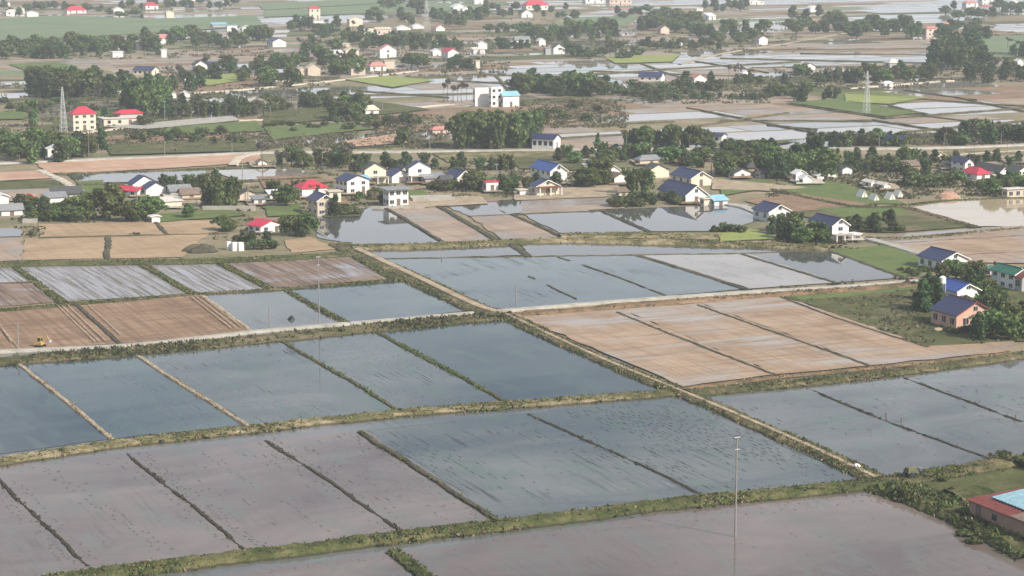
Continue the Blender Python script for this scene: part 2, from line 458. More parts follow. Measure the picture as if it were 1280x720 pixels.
field([(1225,46),(1400,42),(1400,72),(1230,66)], 'fargreen', 'meadow')
zone([(1232,60),(1280,56),(1270,68),(1235,68)], 'pale')
zone([(640,8),(900,-6),(1400,-10),(1400,2),(900,6)], 'pale')
field([(330,140),(470,128),(540,138),(420,150),(330,158)], 'rough', 'meadow')
zone([(325,148),(400,144),(420,152),(330,158)], 'pale')
zone([(480,150),(560,142),(640,134),(700,128),(700,140),(600,160),(520,164)], 'brown')
field([(430,178),(500,168),(510,180),(440,185)], 'redearth', 'earth_slope')
zone([(330,172),(445,164),(440,176),(330,182)], 'pale')
field([(210,160),(320,152),(330,165),(200,170)], 'green', 'meadow')
field([(130,160),(290,146),(300,152),(180,163)], 'concrete', 'yard')
field([(330,160),(420,156),(470,162),(340,176)], 'green', 'meadow')
zone([(-40,134),(75,136),(70,158),(-40,160)], 'wet')
field([(-40,140),(45,142),(30,150),(-40,152)], 'green', 'meadow')
field([(110,140),(180,138),(150,150),(115,150)], 'green', 'meadow')
field([(130,182),(320,176),(320,190),(140,195)], 'rough', 'meadow')
zone([(1130,140),(1160,138),(1200,150),(1150,150)], 'wet')


def proj(p):
    z = p.y*cp+CAMH*sp_
    return 640+F*p.x/z, 360-F*(p.y*sp_-CAMH*cp)/z
def plots():
    """the far plain is parcelled into narrow plots, long side across the view, with a strip of weedy earth between"""
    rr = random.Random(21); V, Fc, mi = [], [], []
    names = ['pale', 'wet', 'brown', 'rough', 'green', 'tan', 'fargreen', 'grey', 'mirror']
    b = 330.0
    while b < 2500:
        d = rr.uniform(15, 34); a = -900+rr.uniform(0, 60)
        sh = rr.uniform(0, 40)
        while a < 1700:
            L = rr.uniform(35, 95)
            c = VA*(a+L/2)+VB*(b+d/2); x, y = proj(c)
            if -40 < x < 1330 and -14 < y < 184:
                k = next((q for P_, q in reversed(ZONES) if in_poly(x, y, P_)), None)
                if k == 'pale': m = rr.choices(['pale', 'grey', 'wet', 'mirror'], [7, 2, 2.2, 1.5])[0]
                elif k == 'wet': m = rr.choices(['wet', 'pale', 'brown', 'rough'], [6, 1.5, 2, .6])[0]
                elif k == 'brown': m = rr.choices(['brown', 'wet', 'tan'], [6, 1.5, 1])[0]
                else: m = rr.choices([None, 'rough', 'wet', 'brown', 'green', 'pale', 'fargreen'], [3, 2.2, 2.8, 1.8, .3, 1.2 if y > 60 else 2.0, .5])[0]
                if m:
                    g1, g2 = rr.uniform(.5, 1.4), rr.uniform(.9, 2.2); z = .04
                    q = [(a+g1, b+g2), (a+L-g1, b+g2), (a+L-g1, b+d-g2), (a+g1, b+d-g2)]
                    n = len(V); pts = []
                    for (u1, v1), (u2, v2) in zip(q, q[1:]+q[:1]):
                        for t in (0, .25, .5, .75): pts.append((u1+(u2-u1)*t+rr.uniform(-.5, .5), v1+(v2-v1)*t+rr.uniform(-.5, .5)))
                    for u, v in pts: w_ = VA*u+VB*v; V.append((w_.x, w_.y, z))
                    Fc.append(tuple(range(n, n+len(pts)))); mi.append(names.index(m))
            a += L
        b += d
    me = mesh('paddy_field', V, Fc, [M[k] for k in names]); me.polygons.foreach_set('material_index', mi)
    tag(obj('paddy_field', me), kind='structure')
plots()
# ------------------------------------------------------------------ banks, ridges, paths and roads
# wide banks between the blocks
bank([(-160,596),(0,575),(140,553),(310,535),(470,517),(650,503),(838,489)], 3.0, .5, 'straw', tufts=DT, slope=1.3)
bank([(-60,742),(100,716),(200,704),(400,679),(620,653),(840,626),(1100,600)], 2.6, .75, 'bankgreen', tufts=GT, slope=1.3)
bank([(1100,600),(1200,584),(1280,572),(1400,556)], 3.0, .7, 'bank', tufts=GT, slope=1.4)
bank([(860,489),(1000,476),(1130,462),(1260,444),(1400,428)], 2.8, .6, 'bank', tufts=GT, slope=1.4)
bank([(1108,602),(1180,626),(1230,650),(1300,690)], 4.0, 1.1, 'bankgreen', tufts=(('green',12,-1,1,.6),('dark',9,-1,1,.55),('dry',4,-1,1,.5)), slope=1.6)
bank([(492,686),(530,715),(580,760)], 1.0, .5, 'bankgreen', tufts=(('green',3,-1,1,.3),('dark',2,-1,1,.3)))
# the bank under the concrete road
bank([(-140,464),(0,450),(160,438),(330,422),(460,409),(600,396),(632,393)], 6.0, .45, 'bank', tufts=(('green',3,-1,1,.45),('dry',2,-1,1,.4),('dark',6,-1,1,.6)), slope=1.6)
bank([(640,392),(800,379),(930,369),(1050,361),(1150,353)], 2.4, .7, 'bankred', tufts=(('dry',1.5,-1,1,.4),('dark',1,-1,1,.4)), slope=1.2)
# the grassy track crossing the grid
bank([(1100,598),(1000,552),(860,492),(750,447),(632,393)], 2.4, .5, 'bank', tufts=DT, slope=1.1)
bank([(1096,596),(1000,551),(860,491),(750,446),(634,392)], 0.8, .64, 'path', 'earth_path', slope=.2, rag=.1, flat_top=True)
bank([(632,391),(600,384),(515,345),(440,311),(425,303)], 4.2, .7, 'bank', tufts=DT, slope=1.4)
bank([(636,389),(600,382),(517,343),(446,310)], 1.7, .95, 'path', 'earth_path', slope=.3, rag=.12, flat_top=True)
bank([(498,349),(470,334),(446,319)], 1.6, .5, 'bank', tufts=GT)
# tan foot tracks
bank([(20,452),(60,482),(142,549)], .6, .3, 'path', 'footpath', rag=.05, slope=.25, tufts=(('dry',.8,-1,1,.3),))
bank([(160,436),(230,481),(312,532)], .65, .3, 'path', 'footpath', rag=.05, slope=.25, tufts=(('dry',.8,-1,1,.3),))
# ridges of the near fields
for p, m, br in (([(-10,590),(40,640),(110,706)],'bankdark',.35), ([(158,567),(220,615),(312,690)],'bankdark',.45), ([(332,550),(410,600),(508,667)],'bankdark',.3),
              ([(660,517),(770,566),(888,622)],'bankdark',.3), ([(1015,487),(1120,530),(1250,577)],'bankdark',.35), ([(1130,472),(1200,497),(1276,526)],'bankdark',.2)):
    bank(p, .36, .2, m, 'mud_ridge', rag=.14, broken=br, tufts=KT, hpix=.2)
bank([(450,538),(540,596),(632,655)], .6, .35, 'bankdark', 'mud_ridge', rag=.16, tufts=(('green',.8,-1,1,.25),))
bank([(350,425),(430,470),(502,515)], .5, .3, 'bank', 'mud_ridge', rag=.18, tufts=(('green',1.2,-1,1,.35),))
bank([(466,412),(550,456),(636,503)], .6, .3, 'bankgreen', 'mud_ridge', rag=.2, tufts=(('green',2.6,-1,1,.35),))
for p in ([(772,390),(870,430),(972,469)], [(872,381),(980,419),(1090,458)], [(976,371),(1060,402),(1160,434)]):
    bank(p, .6, .35, 'bankdark', 'mud_ridge', rag=.12, hpix=.3)
bank([(846,486),(972,470),(1090,459),(1264,440)], .8, .5, 'bankred', 'mud_ridge', rag=.2, tufts=(('dry',1.5,-1,1,.35),))
bank([(652,398),(740,440),(846,486)], 1.0, .5, 'bankred', 'mud_ridge', rag=.3, tufts=(('dry',1.5,-1,1,.4),('dark',1.2,-1,1,.4)))
bank([(95,380),(120,402),(152,430)], .7, .3, 'bankdark', 'mud_ridge', rag=.15)
bank([(355,360),(395,383),(436,404)], .9, .35, 'bankdark', 'mud_ridge', rag=.2, tufts=GT)
bank([(255,369),(285,392),(315,414)], .6, .3, 'path', 'mud_ridge', rag=.2)
bank([(-60,392),(95,379),(240,367),(340,361),(515,348)], 1.3, .4, 'bank', 'mud_ridge', tufts=GT)
for p in ([(15,330),(45,352),(80,378)], [(175,328),(242,367)], [(275,328),(340,361)]):
    bank(p, 1.3, .4, 'bankgreen', 'mud_ridge', rag=.2, tufts=GT)
bank([(-60,356),(44,352)], .6, .3, 'bankgreen', 'mud_ridge')
bank([(-60,331),(100,327),(250,325),(350,321),(446,315)], 4.5, .6, 'bankgreen', tufts=GT, slope=1.5)
bank([(136,295),(133,325)], 1.0, .4, 'bankdark', 'mud_ridge')
bank([(48,297),(212,293),(285,291)], .7, .3, 'straw', 'mud_ridge')
bank([(193,277),(212,293)], .7, .35, 'bankdark', 'mud_ridge')
for p, w in (([(480,258),(558,304)],.8), ([(548,257),(626,302)],1.4), ([(752,263),(814,290)],.8), ([(640,267),(706,297)],.9)):
    bank(p, w, .45, 'bankdark', 'mud_ridge', rag=.15)
bank([(586,270),(652,267),(752,263)], .6, .35, 'bank', 'mud_ridge')
bank([(440,307),(560,304),(700,298),(840,301),(1000,306),(1040,308)], 4.0, .9, 'straw', tufts=DT, slope=2.0)
bank([(700,293),(800,292),(900,294)], 5.0, .8, 'straw', tufts=DT, slope=2.0)
bank([(472,323),(660,320),(800,318),(932,316),(1032,311)], .6, .35, 'bank', 'mud_ridge', rag=.15)
bank([(640,304),(661,320)], 1.4, .45, 'bankdark', 'mud_ridge')
for p, w in (([(661,345),(720,373)],.45), ([(698,321),(770,345),(838,371)],.5), ([(798,319),(870,341),(937,362)],1.4), ([(928,317),(1048,354)],.9), ([(1034,312),(1134,348)],1.0)):
    bank(p, w, .35, 'bankdark', 'mud_ridge', rag=.12, broken=.25 if w < .6 else 0)
bank([(1080,297),(1150,296),(1280,284),(1400,280)], 1.2, .5, 'straw', 'mud_ridge', tufts=DT)
bank([(1100,305),(1280,294),(1400,292)], .7, .3, 'bankred', 'mud_ridge')
bank([(1150,322),(1280,314),(1400,310)], .7, .3, 'bankred', 'mud_ridge')
bank([(1128,257),(1222,284)], 1.4, .5, 'bankred', 'mud_ridge', tufts=DT)
bank([(1128,257),(1190,250),(1300,246)], 1.2, .5, 'bank', 'mud_ridge', tufts=GT)
bank([(964,236),(1065,257),(1128,257)], 1.2, .5, 'bank', 'mud_ridge', tufts=GT)
bank([(84,231),(256,227),(400,222)], 1.6, .5, 'bank', tufts=GT)
bank([(60,217),(200,213),(330,207),(400,206)], 1.6, .5, 'bank', tufts=DT)
# far ridges, thin dark lines in the pale water
for p in ([(405,118),(585,116),(760,107)], [(440,112),(560,121)], [(560,100),(700,106)], [(590,92),(760,96)], [(700,95),(860,84),(1000,76)],
          [(740,88),(960,96)], [(870,76),(960,90)], [(620,94),(640,118)], [(800,78),(860,100)], [(900,72),(1165,78)], [(1000,66),(1165,68)], [(940,84),(1110,82)],
          [(0,100),(60,98)], [(-20,110),(50,109)], [(920,62),(1165,60)],
          [(985,129),(1106,147)], [(1050,124),(1155,142)], [(1106,147),(1280,134)], [(1110,131),(1165,143)], [(1150,143),(1280,160)], [(1190,120),(1280,138)],
          [(1080,118),(1280,132)], [(1130,112),(1220,124)], [(1092,149),(1215,168)], [(860,134),(1010,163)], [(900,150),(1090,150)], [(960,155),(1020,161)],
          [(860,158),(985,140)], [(1060,90),(1168,78)], [(1130,164),(1280,150)], [(670,158),(842,151)], [(690,172),(800,166)]):
    bank(p, 1.0, .5, 'bank', 'field_bank', rag=.3)
# roads
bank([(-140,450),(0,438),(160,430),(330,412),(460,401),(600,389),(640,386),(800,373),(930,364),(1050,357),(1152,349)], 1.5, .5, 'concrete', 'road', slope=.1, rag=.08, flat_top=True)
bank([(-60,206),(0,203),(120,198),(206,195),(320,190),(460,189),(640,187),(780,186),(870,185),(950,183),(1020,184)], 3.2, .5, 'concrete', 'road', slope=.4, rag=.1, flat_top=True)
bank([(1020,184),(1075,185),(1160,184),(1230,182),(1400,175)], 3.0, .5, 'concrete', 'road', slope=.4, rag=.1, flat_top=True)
bank([(1198,193),(1280,188),(1400,184)], 3.0, .4, 'gravel', 'road', slope=.4, rag=.1, flat_top=True)
bank([(1080,296),(1120,307),(1162,320),(1190,330)], 2.6, .5, 'concrete', 'road', slope=.3, rag=.1, flat_top=True)
bank([(908,254),(930,258),(950,266)], 3.0, .5, 'concrete', 'road', slope=.3, rag=.1, flat_top=True)
bank([(712,190),(722,196),(738,200)], 3.4, .4, 'concrete', 'road', slope=.3, rag=.1, flat_top=True)
bank([(50,212),(80,226),(100,238)], 2.2, .6, 'gravel', 'road', slope=.8, rag=.1)
bank([(320,191),(300,196),(290,206)], 2.6, .5, 'gravel', 'road', slope=.4, rag=.1)
bank([(100,166),(150,160),(300,150),(420,148)], 3.0, .4, 'gravel', 'road', slope=.4, rag=.1)
bank([(240,116),(320,110),(420,100),(520,88)], 3.0, .4, 'gravel', 'road', slope=.4, rag=.1)
bank([(500,136),(560,130),(590,132)], 3.0, .4, 'gravel', 'road', slope=.4, rag=.1)
bank([(850,80),(905,66),(975,55),(1050,42),(1060,40)], 1.8, .3, 'path', 'road', slope=.4, rag=.1)
bank([(1060,110),(1150,103),(1190,100)], 3.0, .4, 'gravel', 'road', slope=.4, rag=.1)

# ------------------------------------------------------------------ trees: trunk and crown of many small leaf faces
LM = {
 'broadleaf': leafmat('broadleaf_leaves', (.046,.070,.018), (.100,.142,.036), (.185,.228,.070)),
 'evergreen': leafmat('evergreen_leaves', (.024,.048,.016), (.055,.095,.032), (.120,.165,.058)),
 'bamboo': leafmat('bamboo_leaves', (.055,.082,.026), (.110,.155,.048), (.210,.260,.095)),
 'bare': leafmat('bare_twigs', (.085,.072,.058), (.130,.112,.092), (.190,.165,.135), .1),
 'upright': leafmat('upright_leaves', (.040,.060,.026), (.076,.105,.042), (.135,.165,.070)),
 'light': leafmat('fresh_leaves', (.060,.100,.022), (.115,.170,.042), (.190,.240,.075)),
 'shrub': leafmat('shrub_leaves', (.046,.062,.020), (.088,.112,.036), (.150,.170,.060)),
}
BARK = flat('bark', (.13,.10,.075), .9, .3, 2.0)
CULM = flat('bamboo_culm', (.22,.24,.11), .6, .2, 2.0)

def leaf_quads(C, Nn, size, asp=1.5, droop=0.0):
    """one bent leaf face at every centre, facing roughly along its normal"""
    n = len(C)
    Nn = Nn+rng.normal(0, .55, (n, 3)); Nn /= np.linalg.norm(Nn, axis=1)[:, None]+1e-9
    r = rng.normal(0, 1, (n, 3)); r[:, 2] -= droop
    U = np.cross(Nn, r); U /= np.linalg.norm(U, axis=1)[:, None]+1e-9
    V = np.cross(Nn, U)
    if droop: U, V = V, U
    s = size*rng.uniform(.6, 1.35, (n, 1))
    a, b = s*.5*asp, s*.5
    P = np.stack([C-U*a, C-V*b+Nn*s*.12, C+U*a, C+V*b+Nn*s*.12], 1)
    return P.reshape(-1, 3)
def quad_mesh(name, P, mat):
    n = len(P)//4
    me = bpy.data.meshes.new(name)
    me.vertices.add(n*4); me.vertices.foreach_set('co', P.astype(np.float32).ravel())
    me.loops.add(n*4); me.loops.foreach_set('vertex_index', np.arange(n*4, dtype=np.int32))
    me.polygons.add(n); me.polygons.foreach_set('loop_start', np.arange(0, n*4, 4, dtype=np.int32))
    me.materials.append(mat); me.update(calc_edges=True); return me
def sphere_pts(n):
    v = rng.normal(0, 1, (n, 3)); return v/np.linalg.norm(v, axis=1)[:, None]
def clumps(cent, rad, per, size, flatz=.8):
    Ps = []
    for c, r in zip(cent, rad):
        d = sphere_pts(per); rr = r*rng.uniform(.55, 1.05, (per, 1))
        Ps.append(leaf_quads(np.array(c)+d*rr*np.array([1, 1, flatz]), d, size))
    return np.concatenate(Ps)
def trunk_mb(h, r, limbs):
    t = MB(); t.tube((0,0,-.03), (0,0,h*.6), r, r*.7, 7); t.tube((0,0,h*.6), (.01,0,h), r*.7, r*.4, 6)
    for (p, q) in limbs: t.tube(p, q, r*.4, r*.15, 5)
    return t
def proto(kind, v):
    """crown and trunk meshes of unit height"""
    if kind in ('broadleaf', 'light'):
        n = 26+v*3; w = .38+.06*(v % 3); cs, rs = [], []
        for k in range(n):
            d = sphere_pts(1)[0]; q = rng.uniform(.45, 1)
            z = .52+d[2]*.36*q; x = 1-max(0, z-.5)*.9
            cs.append((d[0]*w*q*x, d[1]*w*q*x, z)); rs.append(rng.uniform(.11, .20))
        P = clumps(cs, rs, 64, .068); mat = LM[kind]
        t = trunk_mb(.62, .028, [((0,0,.3+.05*i), Vector(cs[i])*.85) for i in range(5)])
    elif kind in ('evergreen', 'upright'):
        up = kind == 'upright'
        n = 30; cs, rs = [], []
        for k in range(n):
            z = (.2 if up else .08)+(.74 if up else .86)*k/n; w = (.36-.025*v)*(.8 if up else 1)*math.sin(min(1, (1.02-z)*1.5+.08)*math.pi/2)
            a = rng.uniform(0, 6.28); q = rng.uniform(.2, .8)
            cs.append((w*q*math.cos(a), w*q*math.sin(a), z)); rs.append(rng.uniform(.07, .14)*(1.15-.45*z))
        P = clumps(cs, rs, 60, .062, 1.15); mat = LM[kind]
        t = trunk_mb(.8, .022, [((0,0,.25), cs[4]), ((0,0,.4), cs[9])])
    elif kind == 'bamboo':
        t = MB(); Ps = []
        for k in range(22):
            a = rng.uniform(0, 6.28); lean = rng.uniform(.04, .30); h = rng.uniform(.68, 1.0); b = Vector((.10*math.cos(a)*rng.uniform(.2,1), .10*math.sin(a)*rng.uniform(.2,1), -.02))
            pts = [b+Vector((math.cos(a)*lean*s**2.2, math.sin(a)*lean*s**2.2, h*(s-.10*s**4))) for s in np.linspace(0, 1, 7)]
            for p, q in zip(pts, pts[1:]): t.tube(p, q, .006, .005, 4)
            m = 100; s = rng.uniform(.14, 1.0, m)
            C = np.array([b+Vector((math.cos(a)*lean*x**2.2, math.sin(a)*lean*x**2.2, h*(x-.10*x**4))) for x in s])
            d = sphere_pts(m); wid = .10*np.sin(np.clip((1.06-s)*2.4, 0, 1.57))[:, None]+.012
            Ps.append(leaf_quads(C+d*wid*rng.uniform(.3, 1, (m, 1))*np.array([1,1,.8]), d, .058, 1.9, 1.5))
        P = np.concatenate(Ps); mat = LM[kind]
    elif kind == 'bare':
        t = MB(); t.tube((0,0,-.03), (0,0,.45), .022, .015, 6); tips = []
        def br(p, d, L, r, lev):
            q = p+d*L; t.tube(p, q, r, r*.55, 4)
            if lev == 0: tips.append((p, q)); return
            for _ in range(3 if lev > 1 else 4):
                e = (d+Vector(rng.normal(0, .42, 3))+Vector((0,0,.18))).normalized()
                br(p.lerp(q, rng.uniform(.55, 1)), e, L*rng.uniform(.6, .85), r*.5, lev-1)
        br(Vector((0,0,.3)), Vector((0,0,1)), .27, .015, 3)
        C = np.array([a.lerp(b, rng.uniform(.2, 1.1)) for a, b in tips for _ in range(14)])
        P = leaf_quads(C+rng.normal(0, .022, C.shape), sphere_pts(len(C)), .03, 2.4); mat = LM['bare']
        zmax = P[:, 2].max(); P /= zmax; t.v = [Vector(x)/zmax for x in t.v]
    else:
        n = 9+v; cs, rs = [], []
        for k in range(n):
            a = rng.uniform(0, 6.28); q = rng.uniform(0, .52); cs.append((q*math.cos(a), q*math.sin(a), rng.uniform(.26, .70)-.25*q)); rs.append(rng.uniform(.2, .34))
        P = clumps(cs, rs, 58, .13, .85); mat = LM['shrub']
        t = MB()
        for k in range(4): t.tube((0,0,-.03), (cs[k][0]*.8, cs[k][1]*.8, cs[k][2]), .03, .012, 4)
    if kind not in ('bare', 'bamboo'): P[:, 2] = P[:, 2]/P[:, 2].max()
    return quad_mesh(kind+'_crown', P, mat), mesh(kind+'_trunk', t.v, t.f, CULM if kind == 'bamboo' else BARK)
PROTO = {k: [proto(k, v) for v in range(4)] for k in ('upright', 'broadleaf', 'evergreen', 'bamboo', 'bare', 'light', 'shrub')}
KN = {'broadleaf': ('broadleaf_tree', 'broad green tree', 'tree'), 'evergreen': ('evergreen_tree', 'dark green tree', 'tree'), 'bamboo': ('bamboo_clump', 'feathery bamboo clump', 'bamboo'),
      'upright': ('upright_tree', 'upright tree', 'tree'), 'bare': ('bare_tree', 'grey leafless tree', 'tree'), 'light': ('leafy_tree', 'light green tree', 'tree'), 'shrub': ('shrub', 'low bushy shrub', 'shrub')}
WID = {'broadleaf': 1.0, 'evergreen': 1.0, 'bamboo': 1.0, 'bare': 1.0, 'light': 1.0, 'upright': 1.0, 'shrub': 1.0}
ORD = ['first','second','third','fourth','fifth','sixth','seventh','eighth','ninth','tenth','eleventh','twelfth','thirteenth','fourteenth','fifteenth','sixteenth','seventeenth','eighteenth','nineteenth','twentieth']
TREES = []
def tree(kind, px, py, h, label, group=None, wf=1.0):
    name, _, cat = KN[kind]
    crown, trunk = random.choice(PROTO[kind]); p = G(px, py)
    e = empty(name, p, random.uniform(0, 6.28)); tag(e, label, cat, group)
    s = h
    e.scale = (s*wf*random.uniform(.92, 1.1), s*wf*random.uniform(.92, 1.1), s)
    obj('stem' if kind == 'shrub' else 'culms' if kind == 'bamboo' else 'trunk', trunk, e)
    obj('foliage' if kind in ('shrub', 'bamboo') else 'crown', crown, e)
    TREES.append((px, py, kind)); return e
def grove(mix, x0, x1, y0, y1, n, hpx, where, wf=1.0, jit=.25):
    """n trees spread over a strip of ground; each is told by its kind and its place along the strip"""
    items = []; wf *= 1.25 if y1 < 132 else 1.12
    if 195 < y1 < 320: wf *= 1.1; hpx *= 1.08
    if y1 < 70: mix = ['upright' if q == 'evergreen' and (y1 < 50 or i % 2 == 0) else q for i, q in enumerate(list(mix)*2)]; mix = ['light' if q == 'broadleaf' and i == len(mix)-2 else q for i, q in enumerate(mix)]
    for k in range(n):
        u = (k+random.uniform(.15, .85))/n
        x = x0+(x1-x0)*u; y = y0+(y1-y0)*random.random()
        items.append([x, y, mix[k % len(mix)]])
    random.shuffle(items)
    byk = {}
    for it in sorted(items): byk.setdefault(it[2], []).append(it)
    for kind, L in byk.items():
        d = KN[kind][1]
        for q, (x, y, _) in enumerate(L):
            s = S(y); h = hpx/s*random.uniform(1-jit, 1+jit*.5)
            if len(L) == 1: lab = f'{d} {where}'
            elif q == 0: lab = f'leftmost {d} {where}'
            elif q == len(L)-1: lab = f'rightmost {d} {where}'
            else: lab = f'{ORD[q]} {d} from the left {where}'
            tree(kind, x, y, h, lab, f'{KN[kind][0].replace("_"," ")}s {where}', wf)
def one(kind, px, py, hpx, label, wf=1.0): tree(kind, px, py, hpx/S(py), label, None, wf)
b, e_, m, r_, l_, s_ = 'broadleaf', 'evergreen', 'bamboo', 'bare', 'light', 'shrub'

# along the village, middle of the picture
grove([e_,b], 33,92, 273,277, 8, 19, 'in the hedge below the white shed', 1.15)
one(l_, 109,275, 36, 'rounded fresh green tree beside the big dark tree', 1.0)
one(b, 137,275, 48, 'largest round dark tree before the twin navy roofed house', 1.1)
grove([b,e_,b,b], 157,192, 274,278, 5, 31, 'below the twin navy roofed house', 1.0)
grove([m], 253,300, 258,262, 4, 43, 'beside the pale ruined yard', .8)
one(b, 236,273, 20, 'small dark tree on the grass below the broken yard', 1.1)
grove([b], 273,292, 288,290, 3, 17, 'at the edge of the dry orange field', 1.1)
one(b, 358,257, 27, 'wide leafy tree beside the red hip roofed cottage', 1.5)
grove([b,e_], 360,388, 293,296, 3, 26, 'beside the red roofed shed', 1.0)
grove([s_,e_,s_], 300,345, 300,312, 6, 15, 'around the white rubble blocks', 1.1)
one(e_, 419,271, 29, 'tall dark conifer standing at the pond by the beige gable house', .8)
grove([s_], 424,446, 262,270, 4, 10, 'on the bank beside the dark conifer', 1.2)
one(b, 449,251, 13, 'small round tree before the blue roofed block', 1.1)
one(e_, 452,213, 15, 'dark round tree by the hedge behind the tall beige gable', 1.2)
one(e_, 566,210, 15, 'dark pointed tree beneath the long road', .9)
grove([b,m], 588,606, 236,239, 3, 24, 'beside the navy roofed cottage with an attic window', 1.0)
grove([e_], 612,640, 208,213, 4, 12, 'on the straw verge under the long road', 1.2)
grove([e_,b], 624,646, 238,242, 3, 20, 'beside the little red topped kiosk', 1.0)
grove([s_,e_], 464,500, 246,254, 5, 11, 'before the grey flat roofed block', 1.2)
grove([s_,b], 540,568, 236,240, 5, 11, 'beside the low grey shed', 1.2)
grove([r_,m,r_,b], 342,436, 204,211, 16, 23, 'in the reedy hedge below the long road', .8)
one(r_, 437,213, 36, 'tall grey leafless tree at the end of the reedy hedge')
one(r_, 328,212, 40, 'tall grey leafless tree by the canal bend')
grove([m,b,m], 567,668, 182,187, 10, 48, 'in the big grove before the white modern building', .95)
grove([e_,b], 652,680, 160,184, 4, 30, 'on the edge of the big bamboo grove', 1.0)
one(e_, 747,187, 22, 'slim dark cypress in the tan field by the road', .55)
grove([m,e_,b,m], 783,890, 181,185, 13, 28, 'in the row behind the long road', 1.0)
grove([e_,b], 724,760, 229,235, 5, 30, 'beside the white twin gable house', .95)
grove([m], 787,816, 240,246, 2, 45, 'above the navy roofed farmhouse pair', .75)
one(l_, 809,241, 29, 'light green tree in front of the tall bamboo', 1.1)
grove([s_,e_], 770,860, 250,258, 10, 14, 'on the bank before the lower navy roofed barn', 1.2)
grove([s_], 765,800, 254,260, 5, 10, 'on the green bank by the mirror pond', 1.3)
grove([e_,s_], 846,880, 206,212, 5, 11, 'behind the upper navy roofed barn', 1.2)
grove([e_,b], 895,925, 216,221, 4, 27, 'beside the pair of wooden poles', 1.0)
grove([e_,b,s_], 905,970, 188,205, 14, 18, 'in the dark belt below the long road', 1.15)
grove([e_,b,s_,e_], 735,905, 192,199, 17, 11, 'in the dark hedge under the long road', 1.2)
grove([m,b,l_,e_], 950,1038, 208,226, 14, 36, 'in the grove by the white gabled cottages', .9)
grove([e_,b], 1000,1040, 205,212, 5, 24, 'behind the white gabled cottages', 1.0)
grove([e_,s_], 1060,1122, 212,222, 8, 17, 'behind the white tents', 1.15)
one(l_, 1130,208, 27, 'upright light green tree behind the tents', .8)
one(m, 1158,226, 33, 'tall light bamboo beside the dark village hedge', .7)
grove([e_,b,s_], 1130,1200, 226,234, 11, 17, 'left of the red roofed hut', 1.15)
grove([s_], 1210,1250, 231,236, 5, 9, 'in front of the red roofed hut', 1.2)
grove([b,e_], 1235,1284, 238,246, 6, 24, 'beside the long windowed shed', 1.0)
grove([r_], 1140,1175, 240,246, 4, 13, 'on the heap behind the pond', 1.0)
grove([e_,b], 980,1036, 298,308, 8, 26, 'before the two storey navy roofed villa', 1.1)
grove([e_], 1056,1116, 284,292, 5, 23, 'behind the white gate posts', 1.0)
one(s_, 1122,290, 13, 'last low bush past the round trees', 1.2)
grove([s_], 886,936, 289,293, 4, 11, 'on the bright grass bank', 1.0)
# right foreground farm
grove([e_], 1152,1172, 384,392, 3, 47, 'in the dark stand beside the blue roofed houses', .85)
one(e_, 1160,376, 38, 'dark tree behind the tall dark stand', .9)
grove([b], 1176,1197, 348,352, 3, 24, 'before the white navy roofed house', 1.0)
grove([b,e_], 1206,1226, 352,360, 4, 27, 'between the two farmyards', 1.0)
one(e_, 1227,347, 19, 'ball shaped dark tree beside the teal shed', .95)
one(r_, 1244,354, 29, 'brownish tree beside the green roofed house', .8)
grove([b,m], 1216,1246, 374,384, 4, 32, 'behind the pink walled house', .95)
one(l_, 1252,377, 17, 'light green bush before the green roofed house', 1.2)
grove([e_,b,b], 1224,1290, 412,426, 8, 36, 'beside the pink walled house', 1.05)
grove([s_], 1130,1180, 356,366, 5, 9, 'on the lane before the dark stand', 1.2)
grove([s_], 1125,1160, 338,345, 5, 8, 'at the corner of the green meadow', 1.3)
grove([s_], 1185,1215, 412,420, 4, 10, 'below the pink walled house', 1.2)
# upper left
grove([b,e_,m], 0,112, 188,206, 16, 31, 'around the white house near the canal', 1.0)
one(e_, 128,187, 28, 'dark round tree behind the road at the canal', 1.1)
one(r_, 106,196, 18, 'brown bare tree by the roadside pole')
grove([s_,e_,b], 165,310, 168,182, 15, 12, 'in the broken hedge below the green strip', 1.25)
grove([r_,m,r_], 32,55, 158,163, 4, 38, 'beside the lattice mast', .7)
grove([e_,b,m], 42,116, 114,124, 13, 34, 'in the dense grove left of the white gables', 1.0)
grove([e_,b,e_], 118,165, 108,122, 8, 28, 'behind the white gables', 1.0)
grove([e_,b,m], 156,208, 128,146, 12, 46, 'in the tall stand right of the white gables', .85)
grove([r_,e_], 208,252, 100,118, 8, 24, 'around the small white gable', .9)
grove([e_,m,r_], 205,325, 136,148, 18, 23, 'in the belt behind the concrete yard', 1.0)
grove([s_], 0,120, 128,140, 12, 9, 'in the low scrub under the grove', 1.4)
grove([e_,s_,r_], 130,190, 146,158, 9, 14, 'behind the long red roofed hall', 1.2)
grove([b,e_,r_], 245,330, 84,102, 14, 20, 'around the pink cottage and the bright strip', 1.05)
# white building, centre
grove([r_], 552,585, 124,130, 7, 28, 'in the bare row beside the white modern building', .7)
grove([e_,b], 378,412, 128,136, 7, 20, 'in the clump before the pale water', 1.05)
grove([e_,b], 415,456, 136,152, 8, 27, 'beside the cream hip roofed house', 1.0)
grove([s_,e_], 418,504, 152,164, 10, 12, 'under the cream hip roofed house', 1.3)
grove([s_], 330,408, 156,166, 9, 8, 'on the green slope below the pale water', 1.3)
grove([s_], 320,356, 128,142, 6, 14, 'beside the round cream hut', 1.1)
grove([r_,s_], 495,520, 156,182, 5, 24, 'on the brown plot left of the bamboo grove', .9)
grove([e_,b], 642,760, 114,121, 13, 28, 'in the round dark wood amid pale water', 1.15)
grove([e_,s_], 762,900, 108,118, 14, 13, 'around the long navy barn', 1.2)
one(e_, 857,107, 19, 'round dark tree beside the pink gabled barn', 1.4)
one(e_, 889,103, 15, 'small round tree right of the pink gabled barn', 1.1)
